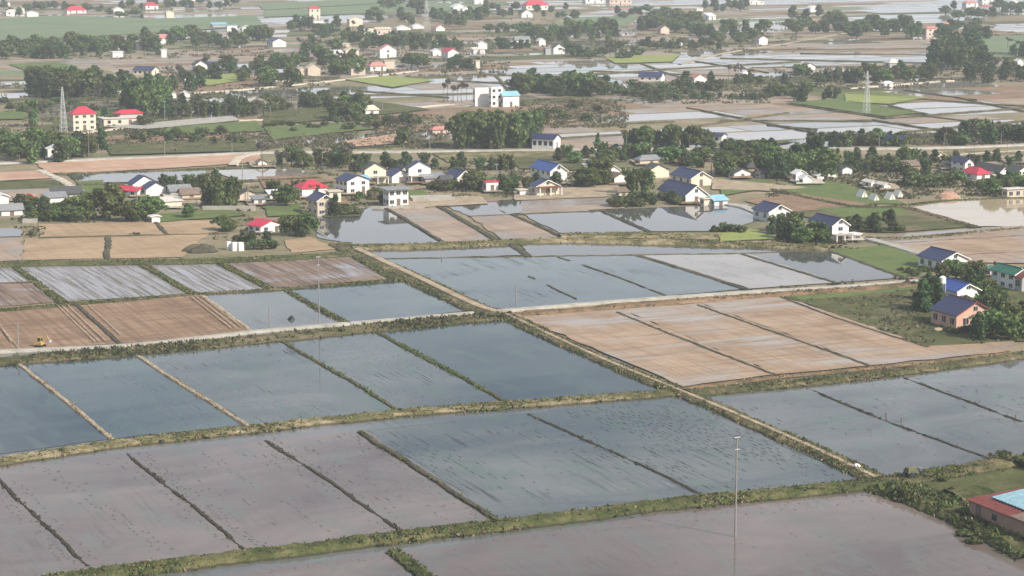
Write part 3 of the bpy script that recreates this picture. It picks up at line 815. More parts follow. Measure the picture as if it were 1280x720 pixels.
grove([r_], 905,945, 100,105, 4, 24, 'beside the water plots', .6)
grove([e_,b], 918,955, 102,106, 4, 13, 'around the small white hut', 1.1)
grove([s_,r_], 660,750, 132,152, 13, 10, 'on the brown scrub plot', 1.5)
grove([s_], 780,860, 114,126, 12, 10, 'on the scrubby bank of the long navy barn', 1.4)
grove([s_,e_], 865,960, 120,126, 9, 9, 'in the hedge before the wide brown plot', 1.3)
grove([e_,b], 955,1010, 118,128, 8, 18, 'before the green crop plots', 1.15)
grove([e_], 1022,1052, 122,126, 3, 14, 'behind the green crop plots', 1.0)
grove([e_,r_,b], 978,1062, 94,106, 10, 17, 'in the loose row behind the green crops', .9)
grove([e_,b,r_,s_], 1062,1175, 96,106, 15, 21, 'around the small pink hut', 1.0)
grove([e_,s_,b,r_], 1008,1130, 178,184, 15, 19, 'along the upper road bend', 1.15)
grove([e_,r_,b,s_], 1170,1290, 172,182, 15, 24, 'along the road end', 1.1)
grove([s_,e_], 880,960, 182,188, 8, 11, 'beside the road before the pale plots', 1.3)
u_ = 'upright'
grove([u_,m], 400,640, 206,215, 14, 19, 'in the hedge behind the gabled house row', 1.15)
grove([u_,m,l_], 690,900, 197,207, 16, 20, 'behind the bright blue roofed house', 1.15)
grove([u_,m], 330,402, 238,247, 6, 19, 'behind the leafy cottage tree', 1.1)
grove([u_,m], 196,300, 230,240, 9, 18, 'behind the rubble yard', 1.15)
grove([u_,m,u_], 1040,1284, 203,213, 18, 18, 'behind the right hand village', 1.15)
grove([u_,m], 1204,1290, 392,404, 7, 32, 'in the dark garden behind the pink walled house', 1.1)
grove([u_,l_], 20,110, 262,272, 7, 20, 'around the boxy white shed', 1.2)
grove([u_,m], 640,700, 234,240, 5, 20, 'beside the cream porch house', 1.1)
grove([u_,m], 960,1000, 280,296, 6, 22, 'behind the bright grass bank house', 1.1)
grove([u_,m], 190,330, 142,147, 9, 18, 'behind the concrete yard', 1.1)
# far belts
grove([e_,b,b], 0,95, 62,74, 15, 20, 'in the long belt by the far white shed', 1.1)
grove([b,e_,m], 90,200, 58,72, 18, 20, 'in the long belt before the green crops', 1.1)
grove([e_,b], 178,335, 50,62, 20, 19, 'in the belt by the blue sheet roofs', 1.1)
grove([b,e_], 330,365, 85,110, 9, 26, 'beside the twin beige gables', 1.0)
grove([e_,b,r_], 365,425, 62,90, 15, 20, 'behind the twin beige gables', 1.0)
grove([b,e_,r_], 362,460, 34,58, 18, 16, 'in the village wood by the tall cream house', 1.1)
grove([e_,b], 416,450, 84,98, 6, 24, 'beside the beige gable', 1.0)
grove([b,e_], 450,520, 54,66, 13, 16, 'behind the two storey house with a pink roof', 1.0)
grove([e_,m], 498,580, 54,66, 12, 17, 'in the row by the crimson roofed barn', 1.0)
grove([b], 512,532, 82,88, 3, 20, 'before the open water', 1.2)
grove([e_], 562,598, 82,88, 5, 15, 'in the round islet clump', 1.3)
grove([e_,b,r_], 460,530, 8,34, 16, 15, 'around the far lattice tower', 1.2)
grove([e_,b], 540,605, 22,38, 14, 16, 'in the far wood by the white sheds', 1.2)
grove([e_,b], 605,720, 10,24, 16, 11, 'around the far red roofed farm', 1.2)
grove([b,e_], 610,660, 34,42, 7, 9, 'on the little far island', 1.3)
grove([e_], 618,662, 58,64, 6, 13, 'in the dark domed clump by the white hut', 1.3)
grove([b,e_], 655,705, 44,54, 8, 16, 'behind the round white gables', 1.1)
grove([e_,b,m], 704,770, 42,54, 10, 21, 'in the spiky row beside the brown plot', .9)
grove([r_,s_], 700,800, 64,74, 14, 15, 'in the brown thicket above the pale water', 1.2)
grove([s_,e_], 800,900, 56,62, 12, 11, 'in the hedge by the lilac sheds', 1.3)
grove([e_,b,l_], 800,880, 30,46, 16, 19, 'in the hill wood', 1.1)
grove([e_,b], 870,960, 40,56, 12, 18, 'beside the beige tower house', 1.1)
grove([e_,b], 770,850, 14,26, 12, 12, 'in the hazy far wood', 1.3)
grove([e_], 880,935, 8,18, 8, 13, 'in the hazy block of trees', 1.2)
grove([b,e_], 984,1060, 20,42, 18, 16, 'in the far belt around the pink sheds', 1.1)
grove([e_,b], 1040,1150, 36,49, 17, 20, 'in the far belt above the brown plain', 1.1)
grove([e_,m,e_], 1166,1236, 66,88, 17, 33, 'in the tall dark wood at the water edge', 1.0)
grove([e_,b], 1172,1240, 38,52, 9, 19, 'behind the tall dark wood', 1.1)
grove([e_,b,r_], 1210,1290, 92,104, 12, 21, 'in the wood beside the grey pole', 1.0)
grove([b,e_], 1180,1290, 10,24, 14, 13, 'in the hazy wood by the red far roofs', 1.3)
grove([r_,e_], 1255,1290, 60,76, 5, 18, 'at the far pale water', 1.0)
grove([e_,b], 0,110, 8,20, 12, 11, 'by the far white sheds', 1.3)
grove([e_,s_], 108,180, 12,24, 9, 8, 'along the far green crop', 1.4)
grove([e_,b], 150,300, 4,12, 14, 10, 'in the farthest village', 1.3)
grove([b,e_], 460,640, -4,4, 14, 9, 'on the far skyline', 1.4)

# ------------------------------------------------------------------ grass on the banks, low scrub nobody could count
def tufts(name, T, mat, blades, wid):
    T = np.array(T); n = len(T)
    if not n: return
    Ps = []
    for k in range(blades):
        a = rng.uniform(0, 6.28, n); h = T[:, 3]*rng.uniform(.6, 1.1, n); w = wid*rng.uniform(.6, 1.3, n)
        ux, uy = np.cos(a)*w, np.sin(a)*w; lx, ly = rng.normal(0, .45, n)*h, rng.normal(0, .45, n)*h
        bx, by, bz = T[:, 0]+rng.normal(0, .15, n), T[:, 1]+rng.normal(0, .15, n), T[:, 2]-.05
        Ps.append(np.stack([np.stack([bx-ux, by-uy, bz], 1), np.stack([bx+ux, by+uy, bz], 1),
                  np.stack([bx+ux*.5+lx, by+uy*.5+ly, bz+h], 1), np.stack([bx-ux*.5+lx, by-uy*.5+ly, bz+h], 1)], 1).reshape(-1, 3))
    tag(obj(name, quad_mesh(name, np.concatenate(Ps), mat)), kind='stuff')
GM = leafmat('grass_blades', (.055,.085,.022), (.10,.135,.036), (.17,.19,.065)); DM = leafmat('dry_blades', (.17,.14,.06), (.29,.23,.12), (.40,.33,.19)); KM = leafmat('dark_weeds', (.03,.038,.018), (.06,.066,.032), (.11,.11,.06))
tufts('bank_grass', TUFTS['green'], GM, 3, .16); tufts('dry_grass', TUFTS['dry'], DM, 3, .14); tufts('dark_weeds', TUFTS['dark'], KM, 3, .16)
SC = []; SCRUBBY = ('rough', 'redearth')
def scrub(x0, x1, y0, y1, n, h):
    for _ in range(n):
        y = random.uniform(y0, y1); x = random.uniform(x0, x1)
        if any(q not in SCRUBBY and in_poly(x, y, P) for P, q in FIELDS): continue
        p = G(x, y); c = random.randint(3, 9)
        for _ in range(c): SC.append((p.x+random.gauss(0, 1.2), p.y+random.gauss(0, 1.2), 0, h*random.uniform(.4, 1.2)))
for a in ((330,440,160,186,260,.9), (440,560,145,186,260,.8), (640,780,125,160,300,.9), (100,330,160,190,300,.8), (560,760,200,240,200,.7), (960,1140,210,260,220,.7), (1040,1280,196,246,300,.8),
          (330,640,210,262,200,.7), (20,330,230,300,220,.7), (980,1160,352,425,260,.5), (1100,1260,335,430,160,.7), (780,960,100,130,260,.9), (960,1160,84,112,260,.9), (200,420,84,150,420,.9),
          (1040,1280,168,182,200,1.0), (400,640,40,96,420,1.0), (640,1000,24,66,420,1.0), (0,200,100,166,260,.9), (0,340,48,74,240,1.0), (1160,1280,40,104,240,1.0), (1160,1280,590,680,180,.7), (960,1060,296,312,80,.6)): scrub(*a)
tufts('undergrowth', SC, leafmat('scrub_leaves', (.06,.062,.032), (.11,.10,.058), (.19,.16,.10)), 3, .38)
# mud clods and stubble rows that break the water skin
def clods(name, items, mat):
    v, f = [], []
    for (x, y, z, sx, sy, h, a) in items:
        n = len(v); ca, sa = math.cos(a), math.sin(a)
        for k in range(6):
            t = k*math.pi/3; q = random.uniform(.7, 1.2); ux, uy = sx*q*math.cos(t), sy*q*math.sin(t)
            v.append((x+ux*ca-uy*sa, y+ux*sa+uy*ca, z-.03))
        v.append((x, y, z+h))
        f += [(n+k, n+(k+1) % 6, n+6) for k in range(6)]
    tag(obj(name, mesh(name, v, f, mat)), kind='stuff')
CL = []
def rows(poly, sp, dens, seed, w=.055):
    """dark stubble rows lying along B, thinning out in patches"""
    rr = random.Random(seed); P_ = [G(*p) for p in poly]; a_ = [p.dot(VA) for p in P_]; b_ = [p.dot(VB) for p in P_]; ph = rr.uniform(0, 9)
    a = min(a_)
    while a < max(a_):
        b = min(b_)+rr.uniform(0, 2)
        while b < max(b_):
            L = rr.uniform(.5, 2.6); u = math.sin(a*.11+ph)+math.sin(b*.055-ph)+.8*math.sin(a*.31+b*.09)+.6*math.sin(a*1.9+ph*3)
            if rr.random() < dens*1.5*max(0, -.05+.5*u):
                q = VA*(a+rr.gauss(0, .05))+VB*b
                if in_poly(*proj(q), poly): CL.append((q.x, q.y, .12, w*rr.uniform(.6, 1.5), L/2, rr.uniform(.012, .035), AZ+rr.gauss(0, .02)))
            b += L+rr.uniform(.1, .8)
        a += sp
rows([(462,540),(840,500),(1085,595),(635,650)], .95, .5, 2)
rows([(175,442),(345,427),(490,513),(320,530)], .95, .5, 4)
rows([(355,425),(462,413),(625,502),(505,514)], .95, .42, 5)
rows([(478,325),(800,320),(930,361),(640,386),(610,384)], 1.2, .6, 6, .09)
rows([(0,590),(450,540),(620,655),(110,712)], 1.3, .09, 7, .06)
rows([(880,496),(1280,450),(1280,568),(1110,594)], 1.2, .1, 8, .06)
rows([(30,458),(155,442),(300,530),(145,546)], 1.1, .14, 9, .06)
def prints(pts, off, sp, seed, size=.22):
    rr = random.Random(seed); C = catmull([G(x, y) for x, y in pts], sp)
    for a, c in zip(C, C[1:]):
        d = (c-a).normalized(); n = Vector((d.y, -d.x, 0))
        for o in (off if isinstance(off, tuple) else (off,)):
            if rr.random() < .3: continue
            q = a+n*(o+rr.gauss(0, .25))+d*rr.gauss(0, .3); CL.append((q.x, q.y, .12, size*rr.uniform(.7, 1.6), size*rr.uniform(.5, 1), rr.uniform(.02, .05), rr.uniform(0, 3)))
for i, (p, o) in enumerate((([(0,598),(110,705)], (1.6,-1.6,2.6)), ([(160,568),(312,690)], (1.5,-1.5,-2.4)), ([(332,550),(505,665)], (1.5,-1.5)), ([(450,540),(630,655)], (2.0,)), ([(250,566),(420,668)], (0,)), ([(60,585),(220,690)], (0,1.2)),
        ([(380,560),(560,650)], (0,)), ([(100,708),(300,686),(615,648)], (.8,)), ([(640,645),(840,620),(1080,594)], (.6,1.1)), ([(560,676),(840,648),(1100,618)], (0,2.2)), ([(1000,500),(1240,585)], (3,)), ([(260,716),(480,690)], (2,3)), ([(180,458),(300,520)], (6,9)))):
    prints(p, o, 1.5, i+10)
rr = random.Random(99)
for poly, n in (([(470,545),(840,505),(1080,595),(640,650)], 320), ([(10,590),(450,545),(610,650),(120,705)], 260), ([(880,500),(1280,455),(1280,560),(1120,590)], 160), ([(520,690),(1100,625),(1270,720),(560,720)], 420), ([(180,445),(460,420),(620,500),(330,525)], 160)):
    for _ in range(n):
        px, py = rr.uniform(0, 1280), rr.uniform(420, 740)
        if in_poly(px, py, poly):
            q = G(px, py); CL.append((q.x, q.y, .12, rr.uniform(.1, .35), rr.uniform(.1, .3), rr.uniform(.015, .04), rr.uniform(0, 3)))
clods('mud_clods', CL, flat('wet_mud', (.115,.11,.105), .35, .3, 2.0))

# ------------------------------------------------------------------ houses
def roofmat(name, c, metal=.35):
    t = NT(name); g = t.n('ShaderNodeTexCoord'); mp = t.n('ShaderNodeMapping'); mp.inputs['Scale'].default_value = (1, 1, 1)
    t.l(g.outputs['Object'], mp.inputs['Vector'])
    n = t.noise(mp.outputs[0], 1.1, 6, .7); col = t.ramp(n, [(.3, tuple(x*.72 for x in c)), (.55, c), (.8, tuple(min(1, x*1.35+.01) for x in c))])
    w = t.n('ShaderNodeTexWave', bands_direction='Y'); w.inputs['Scale'].default_value = 1.6; t.l(mp.outputs[0], w.inputs['Vector'])
    t.bsdf(col, metal, 1.45, w.outputs['Fac'], .4, .05); return t.m
def wallmat(name, c):
    t = NT(name); g = t.n('ShaderNodeTexCoord'); oi = t.n('ShaderNodeObjectInfo')
    n = t.noise(g.outputs['Object'], .8, 6, .7); col = t.ramp(n, [(.3, tuple(x*.80 for x in c)), (.6, c)])
    mp = t.n('ShaderNodeMapping'); mp.inputs['Scale'].default_value = (2.2, 2.2, .18); t.l(g.outputs['Object'], mp.inputs['Vector'])
    st = t.noise(mp.outputs[0], 1.0, 5, .7); col = t.mix(t.step(st, .56, .74, 0, .45), col, tuple(x*.55 for x in c))
    t.bsdf(col, .85); return t.m
RC = {'navy': roofmat('navy_sheet', (.030,.036,.105)), 'blue': roofmat('blue_sheet', (.035,.085,.34)), 'red': roofmat('red_sheet', (.56,.035,.075), .5), 'grey': roofmat('grey_sheet', (.24,.25,.26)), 'tile': roofmat('dark_tile', (.075,.075,.08), .8),
      'maroon': roofmat('maroon_tile', (.20,.055,.05), .7), 'green': roofmat('green_sheet', (.020,.14,.085)), 'sky': roofmat('light_blue_sheet', (.26,.52,.66)), 'faded': roofmat('faded_blue_sheet', (.27,.44,.52), .7), 'pink': roofmat('faded_pink_tile', (.52,.22,.20), .7), 'brown': roofmat('brown_tile', (.20,.15,.12), .85),
      'pale': roofmat('pale_roof', (.62,.58,.54), .8), 'cream': roofmat('cream_roof', (.60,.53,.42), .8), 'beige': roofmat('beige_roof', (.52,.44,.35), .8), 'white': roofmat('white_roof', (.78,.78,.78), .6), 'lilac': roofmat('lilac_sheet', (.36,.34,.46), .6)}
WC = {'white': wallmat('white_render', (.80,.79,.76)), 'cream': wallmat('cream_render', (.72,.65,.53)), 'beige': wallmat('beige_render', (.60,.51,.41)), 'pink': wallmat('pink_render', (.66,.40,.31)), 'grey': wallmat('grey_render', (.40,.40,.40)), 'rose': wallmat('pale_rose_render', (.70,.55,.49)), 'brick': wallmat('old_brick', (.36,.24,.18))}
t_ = NT('dark_glass'); t_.bsdf((.03,.035,.045), .12, 1.5); GLASS = t_.m
FRAME = flat('window_frame', (.6,.6,.6), .5); DOORM = flat('door_leaf', (.16,.12,.10), .6); CONC = M['concrete']

def slab(mb, quad, th):
    q = [Vector(p) for p in quad]; n = (q[1]-q[0]).cross(q[3]-q[0]).normalized()
    if n.z < 0: n = -n; q = [q[0], q[3], q[2], q[1]]
    lo = [p-n*th for p in q]
    mb.add(q+lo, [(0,1,2,3), (7,6,5,4), (0,4,5,1), (1,5,6,2), (2,6,7,3), (3,7,4,0)])
def house_at(K, rz, W, L, H, roof, rc, wc, label, rise=None, cat='house', name='farmhouse', storeys=1, detail=2, group=None, porch=False, over=.45, wins=None, blank=False):
    e = empty(name, K, rz); tag(e, label, cat, group)
    rise = rise if rise is not None else .27*W
    wl = MB()
    if roof in ('gable', 'gableU', 'shed'):
        if roof == 'gable': prof = [(0,0,0),(W,0,0),(W,0,H),(W/2,0,H+rise),(0,0,H)]; ex = Vector((0,L,0))
        elif roof == 'gableU': prof = [(0,0,0),(0,L,0),(0,L,H),(0,L/2,H+rise),(0,0,H)]; ex = Vector((W,0,0))
        else: prof = [(0,0,0),(0,L,0),(0,L,H+rise),(0,0,H)]; ex = Vector((W,0,0))
        n = len(prof); wl.add([Vector(p) for p in prof]+[Vector(p)+ex for p in prof], [tuple(range(n)), tuple(range(2*n-1, n-1, -1))]+[(k, n+k, n+(k+1) % n, (k+1) % n) for k in range(n)])
    else: wl.box(0, W, 0, L, 0, H)
    bm = bmesh.new(); me = mesh('wall', wl.v, wl.f, WC[wc]); bm.from_mesh(me); bmesh.ops.recalc_face_normals(bm, faces=bm.faces); bm.to_mesh(me); bm.free()
    obj('wall', me, e)
    rf = MB(); o = over; t = .14; g = .02
    if roof == 'gable':
        k = rise/(W/2); z0 = H-o*k+t+g; zr = H+rise+t+g
        slab(rf, [(-o,-o,z0),(W/2,-o,zr),(W/2,L+o,zr),(-o,L+o,z0)], t); slab(rf, [(W+o,-o,z0),(W+o,L+o,z0),(W/2+.01,L+o,zr),(W/2+.01,-o,zr)], t)
    elif roof == 'gableU':
        k = rise/(L/2); z0 = H-o*k+t+g; zr = H+rise+t+g
        slab(rf, [(-o,-o,z0),(W+o,-o,z0),(W+o,L/2,zr),(-o,L/2,zr)], t); slab(rf, [(-o,L+o,z0),(-o,L/2+.01,zr),(W+o,L/2+.01,zr),(W+o,L+o,z0)], t)
    elif roof == 'shed':
        k = rise/L; slab(rf, [(-o,-o,H-o*k+t+g),(W+o,-o,H-o*k+t+g),(W+o,L+o,H+rise+o*k+t+g),(-o,L+o,H+rise+o*k+t+g)], t)
    elif roof == 'hip':
        z0, z1 = H+.02, H+rise
        if L >= W: r0, r1 = (W/2, W*.45), (W/2, L-W*.45)
        else: r0, r1 = (L*.45, L/2), (W-L*.45, L/2)
        v = [(-o,-o,z0),(W+o,-o,z0),(W+o,L+o,z0),(-o,L+o,z0),(r0[0],r0[1],z1),(r1[0],r1[1],z1),(-o,-o,z0+.12),(W+o,-o,z0+.12),(W+o,L+o,z0+.12),(-o,L+o,z0+.12)]
        tp = [(7,8,5,4),(9,6,4,5),(6,7,4),(8,9,5)] if L >= W else [(6,7,5,4),(8,9,4,5),(7,8,5),(9,6,4)]
        rf.add(v, [(3,2,1,0),(0,1,7,6),(1,2,8,7),(2,3,9,8),(3,0,6,9)]+tp)
    elif roof == 'vault':
        n = 10; v = []
        for yy in (-.2, L+.2):
            for k in range(n+1): a = math.pi*k/n; v.append((W/2-(W/2+.1)*math.cos(a), yy, H*.35+(H*.65+rise)*math.sin(a)))
        rf.add(v, [(k, k+1, n+2+k, n+1+k) for k in range(n)]+[tuple(range(n, -1, -1)), tuple(range(n+1, 2*n+2))])
    else:
        rf.box(-o, W+o, -o, L+o, H+.02, H+.22)
        if roof == 'parapet': rf.box(-.05, W+.05, -.05, .15, H+.22, H+.9); rf.box(-.05, .15, .16, L, H+.22, H+.9); rf.box(W-.15, W+.05, .16, L, H+.22, H+.9); rf.box(.16, W-.16, L-.15, L+.05, H+.22, H+.9)
    r = rf.build('roof', RC[rc], e)
    if detail >= 3 and roof in ('gable', 'gableU'):
        c = MB(); zr = H+rise
        (c.box(W/2-.12, W/2+.12, -o-.02, L+o+.02, zr+t+.0, zr+t+.12) if roof == 'gable' else c.box(-o-.02, W+o+.02, L/2-.12, L/2+.12, zr+t, zr+t+.12)); c.build('ridge_cap', RC['maroon'] if wc == 'pink' else RC[rc], r)
        c = MB()
        if roof == 'gable':
            k = rise/(W/2); z0 = H-o*k+t
            slab(c, [(-o,-o-.03,z0+.03),(W/2,-o-.03,zr+t+.03),(W/2,-o+.10,zr+t+.03),(-o,-o+.10,z0+.03)], .2); slab(c, [(W+o,-o-.03,z0+.03),(W+o,-o+.10,z0+.03),(W/2,-o+.10,zr+t+.03),(W/2,-o-.03,zr+t+.03)], .2)
            c.build('barge_board', RC['maroon'] if wc == 'pink' else WC['white'], r)
    if detail == 0: return e
    sh = H/storeys
    def window(x, y, z, w, h, face):
        m = MB(); d = .05
        if face == 'f': m.box(x-w/2, x+w/2, -d, .02, z, z+h)
        else: m.box(-d, .02, y-w/2, y+w/2, z, z+h)
        wn = m.build('window', GLASS, e)
        if detail >= 2:
            f = MB(); b = .09
            if face == 'f':
                f.box(x-w/2-b, x+w/2+b, -.10, .01, z-b, z-.001); f.box(x-w/2-b, x+w/2+b, -.10, .01, z+h+.001, z+h+b); f.box(x-.03, x+.03, -.09, -.052, z, z+h)
            else:
                f.box(-.10, .01, y-w/2-b, y+w/2+b, z-b, z-.001); f.box(-.10, .01, y-w/2-b, y+w/2+b, z+h+.001, z+h+b); f.box(-.09, -.052, y-.03, y+.03, z, z+h)
            f.build('window_frame', FRAME, wn)
    for st in range(storeys):
        z = st*sh+sh*.36; h = min(1.5, sh*.42)
        nf = 0 if blank else (wins[0] if wins else max(1, int(W/4.2))); ns = wins[1] if wins else max(1, int(L/4.5))
        for k in range(nf):
            if st == 0 and k == nf//2: continue
            window(W*(k+.5)/nf, 0, z, 1.2, h, 'f')
        for k in range(ns): window(0, L*(k+.5)/ns, z, 1.2, h, 's')
    if not blank and (nf := (wins[0] if wins else max(1, int(W/4.2)))):
        m = MB(); x = W*(nf//2+.5)/nf; m.box(x-.55, x+.55, -.05, .02, .02, min(2.2, H*.8)); dr = m.build('door', DOORM, e)
        if detail >= 3: MB().box(x+.36, x+.44, -.12, -.051, 1.0, 1.15).build('handle', FRAME, dr)
    if detail >= 3 and roof == 'gable' and not blank:
        window(W/2, 0, H+rise*.25, .9, .9, 'f')
    if porch:
        m = MB(); m.box(-.2, W+.2, -2.2, -.06, sh*.92, sh*.92+.16); pr = m.build('porch_roof', RC['maroon'] if porch == 'brown' else CONC, e)
        for x in (.1, W/2, W-.1): MB().box(x-.12, x+.12, -2.1, -1.86, 0, sh*.92-.002).build('column', WC['white'], e)
    return e
def H_(kx, ky, gpx, spx, ev, roof, rc, wc, label, phi=24.4, rise=None, **k):
    s = S(ky); a = R(phi)
    W = max(2.2, gpx/(s*math.cos(a))); L = max(2.5, spx/(s*math.sin(a))) if spx else max(5, min(10, W*1.1))
    if rise is not None: rise = rise/s
    if 'detail' not in k: k['detail'] = 2 if ky > 195 else 1 if ky > 60 else 1
    if roof == 'gable' and not k.get('blank') and 'wins' not in k and W < 12: k['wins'] = (1 if k.get('storeys', 1) > 1 or random.random() < .35 else 0, max(1, int(L/3.4)))
    HOUSES.append((kx, ky)); return house_at(G(kx, ky), a, W, L, max(1.6, ev/s), roof, rc, wc, label, rise, **k)
HOUSES = []
g, hp, fl, sd, gu, pa = 'gable', 'hip', 'flat', 'shed', 'gableU', 'parapet'
# the farm at the right edge
H_(1195,414,52,22,20, g,'navy','pink','pink walled house with a bright navy gable roof and dark bush beside it', rise=15, detail=3, wins=(2,3))
H_(1196,387,30,23,23, g,'blue','white','white house with a vivid blue roof half hidden behind the pink one', detail=3, wins=(2,3), rise=8)
H_(1177,341,37,21,15, g,'navy','white','white gabled house with a navy roof beside the tan lane', rise=9, detail=3, wins=(2,3))
H_(1268,364,22,20,21, g,'green','white','white two storey house with a dark green roof', rise=6, detail=3, storeys=2, wins=(2,3))
H_(1277,366,30,7,19, g,'maroon','grey','house with a maroon tiled roof cut by the picture edge', rise=9, wins=(2,1))
H_(1238,346,9,4,6, sd,'green','white','tiny white shed with a teal green roof among the trees', name='shed', cat='shed', rise=1)
# central village, left to right
H_(166,238,26,8,8, g,'navy','white','upper one of the twin white houses under navy roofs', rise=9, phi=40)
H_(183,246,22,9,10, g,'navy','white','lower one of the twin white houses under navy roofs', rise=7, phi=38)
H_(172,246,8,28,6, g,'red','white','long red roofed shed against the twin navy roofed house', phi=62, name='shed', cat='shed', rise=4)
H_(32,252,11,3,8, 'vault','red','grey','small red barrel roofed hut above the dark hedge', name='hut', cat='hut', rise=1, blank=True)
H_(58,257,23,2,10, sd,'grey','white','plain white boxy shed with a sloping grey roof behind the hedge', name='shed', cat='shed', rise=4, blank=True)
H_(66,250,34,4,7, sd,'tile','grey','low shed with a wide dark grey roof beside the boxy white one', name='shed', cat='shed', rise=6)
H_(-4,262,14,6,16, g,'white','white','white barn at the left picture edge above the grey yard', rise=3)
H_(2,270,24,6,6, gu,'grey','white','low grey roofed house at the left picture edge', rise=6)
H_(190,279,6,3,8, g,'white','white','tiny white hut standing on the field edge', name='hut', cat='hut', detail=1, rise=1, blank=True)
H_(204,260,22,6,8, sd,'pale','cream','roofless looking pale block in the rubble yard', rise=3, blank=True)
H_(214,246,24,10,6, gu,'grey','grey','old grey tiled house in the rubble yard', rise=6)
H_(228,250,22,8,5, gu,'brown','beige','brown tiled ruin at the far end of the rubble yard', rise=6)
H_(326,292,24,18,9, g,'red','white','low house with a bright red roof among the gardens above the dry fields', rise=6, phi=45, wins=(2,2))
H_(300,252,20,6,9, g,'tile','beige','pale house with a dark tiled roof beside the bamboo row', rise=5)
H_(318,257,14,6,8, sd,'grey','white','white lean-to right of the bamboo row', rise=2)
H_(323,209,10,3,6, g,'brown','white','small white cottage with a brown roof by the canal bend', rise=3)
H_(378,248,30,12,12, hp,'red','white','cottage with a wide red hip roof behind the leafy tree', rise=9)
H_(397,271,20,15,20, g,'navy','beige','beige two storey gable house with a navy roof mirrored in the pond', rise=7, storeys=2, wins=(2,2), detail=3)
H_(412,256,14,6,16, fl,'cream','cream','narrow cream block squeezed behind the beige gable house', rise=2, storeys=2)
H_(338,251,12,6,8, sd,'white','white','white shed with a sloping roof at the garden end', name='shed', cat='shed', rise=3)
H_(434,244,26,16,18, g,'navy','white','white two storey house with navy roof and windowed side', rise=6, storeys=2, wins=(2,3), phi=36)
H_(437,241,24,4,16, sd,'sky','white','block with a light blue sheet roof joined to the windowed white house', rise=3, storeys=2, phi=24)
H_(456,230,26,3,18, g,'tile','cream','tall cream gable house with a white porch storey', rise=8, storeys=2, porch=True)
H_(490,229,22,10,9, g,'navy','white','low white gable house with a navy roof before the veranda house', rise=7)
H_(511,229,27,4,19, g,'navy','white','tall white gable house with dark veranda below', rise=8, storeys=2, porch=True)
H_(486,259,24,8,22, fl,'grey','white','grey flat roofed two storey block standing at the pond', storeys=2, wins=(3,2), over=1.2, detail=3)
H_(532,230,26,8,6, sd,'grey','grey','low grey roofed shed between the veranda house and the attic cottage', name='shed', cat='shed', rise=4)
H_(572,231,18,15,9, g,'navy','cream','navy roofed cream cottage with an attic window', rise=8, detail=3)
H_(608,241,15,3,13, fl,'red','white','tiny red topped kiosk at the field edge', name='kiosk', cat='kiosk', over=.3)
H_(688,231,21,24,17, g,'blue','white','white two storey house with bright blue roof at the muddy shore', rise=8, storeys=2, detail=3)
H_(671,246,28,8,13, g,'navy','cream','cream house with brown porch roof below the bright blue roofed one', rise=7, porch='brown', detail=3)
H_(650,245,20,4,5, fl,'cream','white','low white garden block left of the cream porch house', blank=True)
H_(757,228,18,8,15, g,'white','white','taller white gable of the twin gable house', rise=6, storeys=2)
H_(768,231,18,6,9, g,'brown','white','lower white gable with small windows beside its taller twin', rise=5)
H_(744,212,10,10,6, g,'blue','white','small blue roof showing behind the dark garden trees', rise=4)
H_(811,223,26,8,10, g,'tile','cream','cream gable house beside the grey hip roof', rise=7)
H_(800,207,30,6,5, hp,'grey','beige','open shed under a wide grey hip roof', name='shed', cat='shed', rise=6)
H_(864,233,26,22,10, g,'navy','cream','upper barn of the navy roofed farmhouse pair', rise=8, detail=3)
H_(857,255,28,30,11, g,'navy','white','lower barn of the navy roofed farmhouse pair by the water', rise=11, detail=3)
H_(880,258,11,2,9, fl,'cream','cream','narrow cream annex against the lower navy roofed barn', blank=True)
H_(893,258,17,3,7, sd,'sky','white','small white shed with a light blue roof by the mirror pond', name='shed', cat='shed', rise=4)
H_(918,223,22,6,6, g,'tile','white','white cottage with dark tiles behind the wooden poles', rise=5)
H_(934,216,22,8,5, gu,'tile','brick','long dark tiled house in the hedge below the road', rise=5)
H_(692,187,9,27,13, g,'navy','white','white farmhouse with a long navy roof alone behind the road', phi=66, rise=5, wins=(1,4))
H_(902,179,7,12,9, g,'navy','white','small white navy roofed house at the end of the bamboo row', phi=60, rise=3)
H_(961,278,29,16,13, g,'navy','white','navy roofed white gable house at the bright grass bank', rise=8, detail=3)
H_(1040,303,22,22,21, g,'navy','white','two storey white villa with navy roof and dark porch', rise=8, storeys=2, detail=3, porch=True)
H_(1058,302,18,4,8, fl,'white','white','low white gatehouse beside the two storey villa', wins=(3,1))
H_(995,228,13,4,11, g,'white','white','left white gable of the pair by the sloping lawn', rise=4, blank=True)
H_(1004,231,11,3,8, g,'white','white','right lower white gable of the pair by the sloping lawn', rise=4, blank=True)
H_(1022,226,6,4,5, g,'white','white','tiny white gable between the trees by the lawn', rise=2, blank=True, detail=1)
H_(1035,222,11,6,7, g,'tile','white','white gable with dark roof behind the tiny one', rise=3, blank=True)
H_(1053,219,13,9,8, g,'tile','white','broad white gable with dark roof nearest the tent lawn', rise=3, blank=True)
H_(1030,201,20,10,5, g,'tile','cream','pale wide gable with a dark roof under the road trees', rise=5)
H_(1089,236,8,8,8, g,'pale','white','left cabin with a bright end wall behind the tents', name='cabin', cat='cabin', rise=2, blank=True)
H_(1105,238,7,7,7, g,'pale','white','right cabin with a bright end wall behind the tents', name='cabin', cat='cabin', rise=2, blank=True)
H_(1130,214,22,10,5, gu,'brown','brick','brown roofed old house beside the upright light tree', rise=5)
H_(1166,201,18,3,5, g,'cream','cream','cream gabled house beside the straw verge', rise=5)
H_(1206,216,12,12,13, g,'navy','white','tall white house with a navy roof left of the red hut', rise=5, storeys=2)
H_(1221,225,18,14,5, hp,'red','white','low hut with a crimson roof in the right village', name='hut', cat='hut', rise=8)
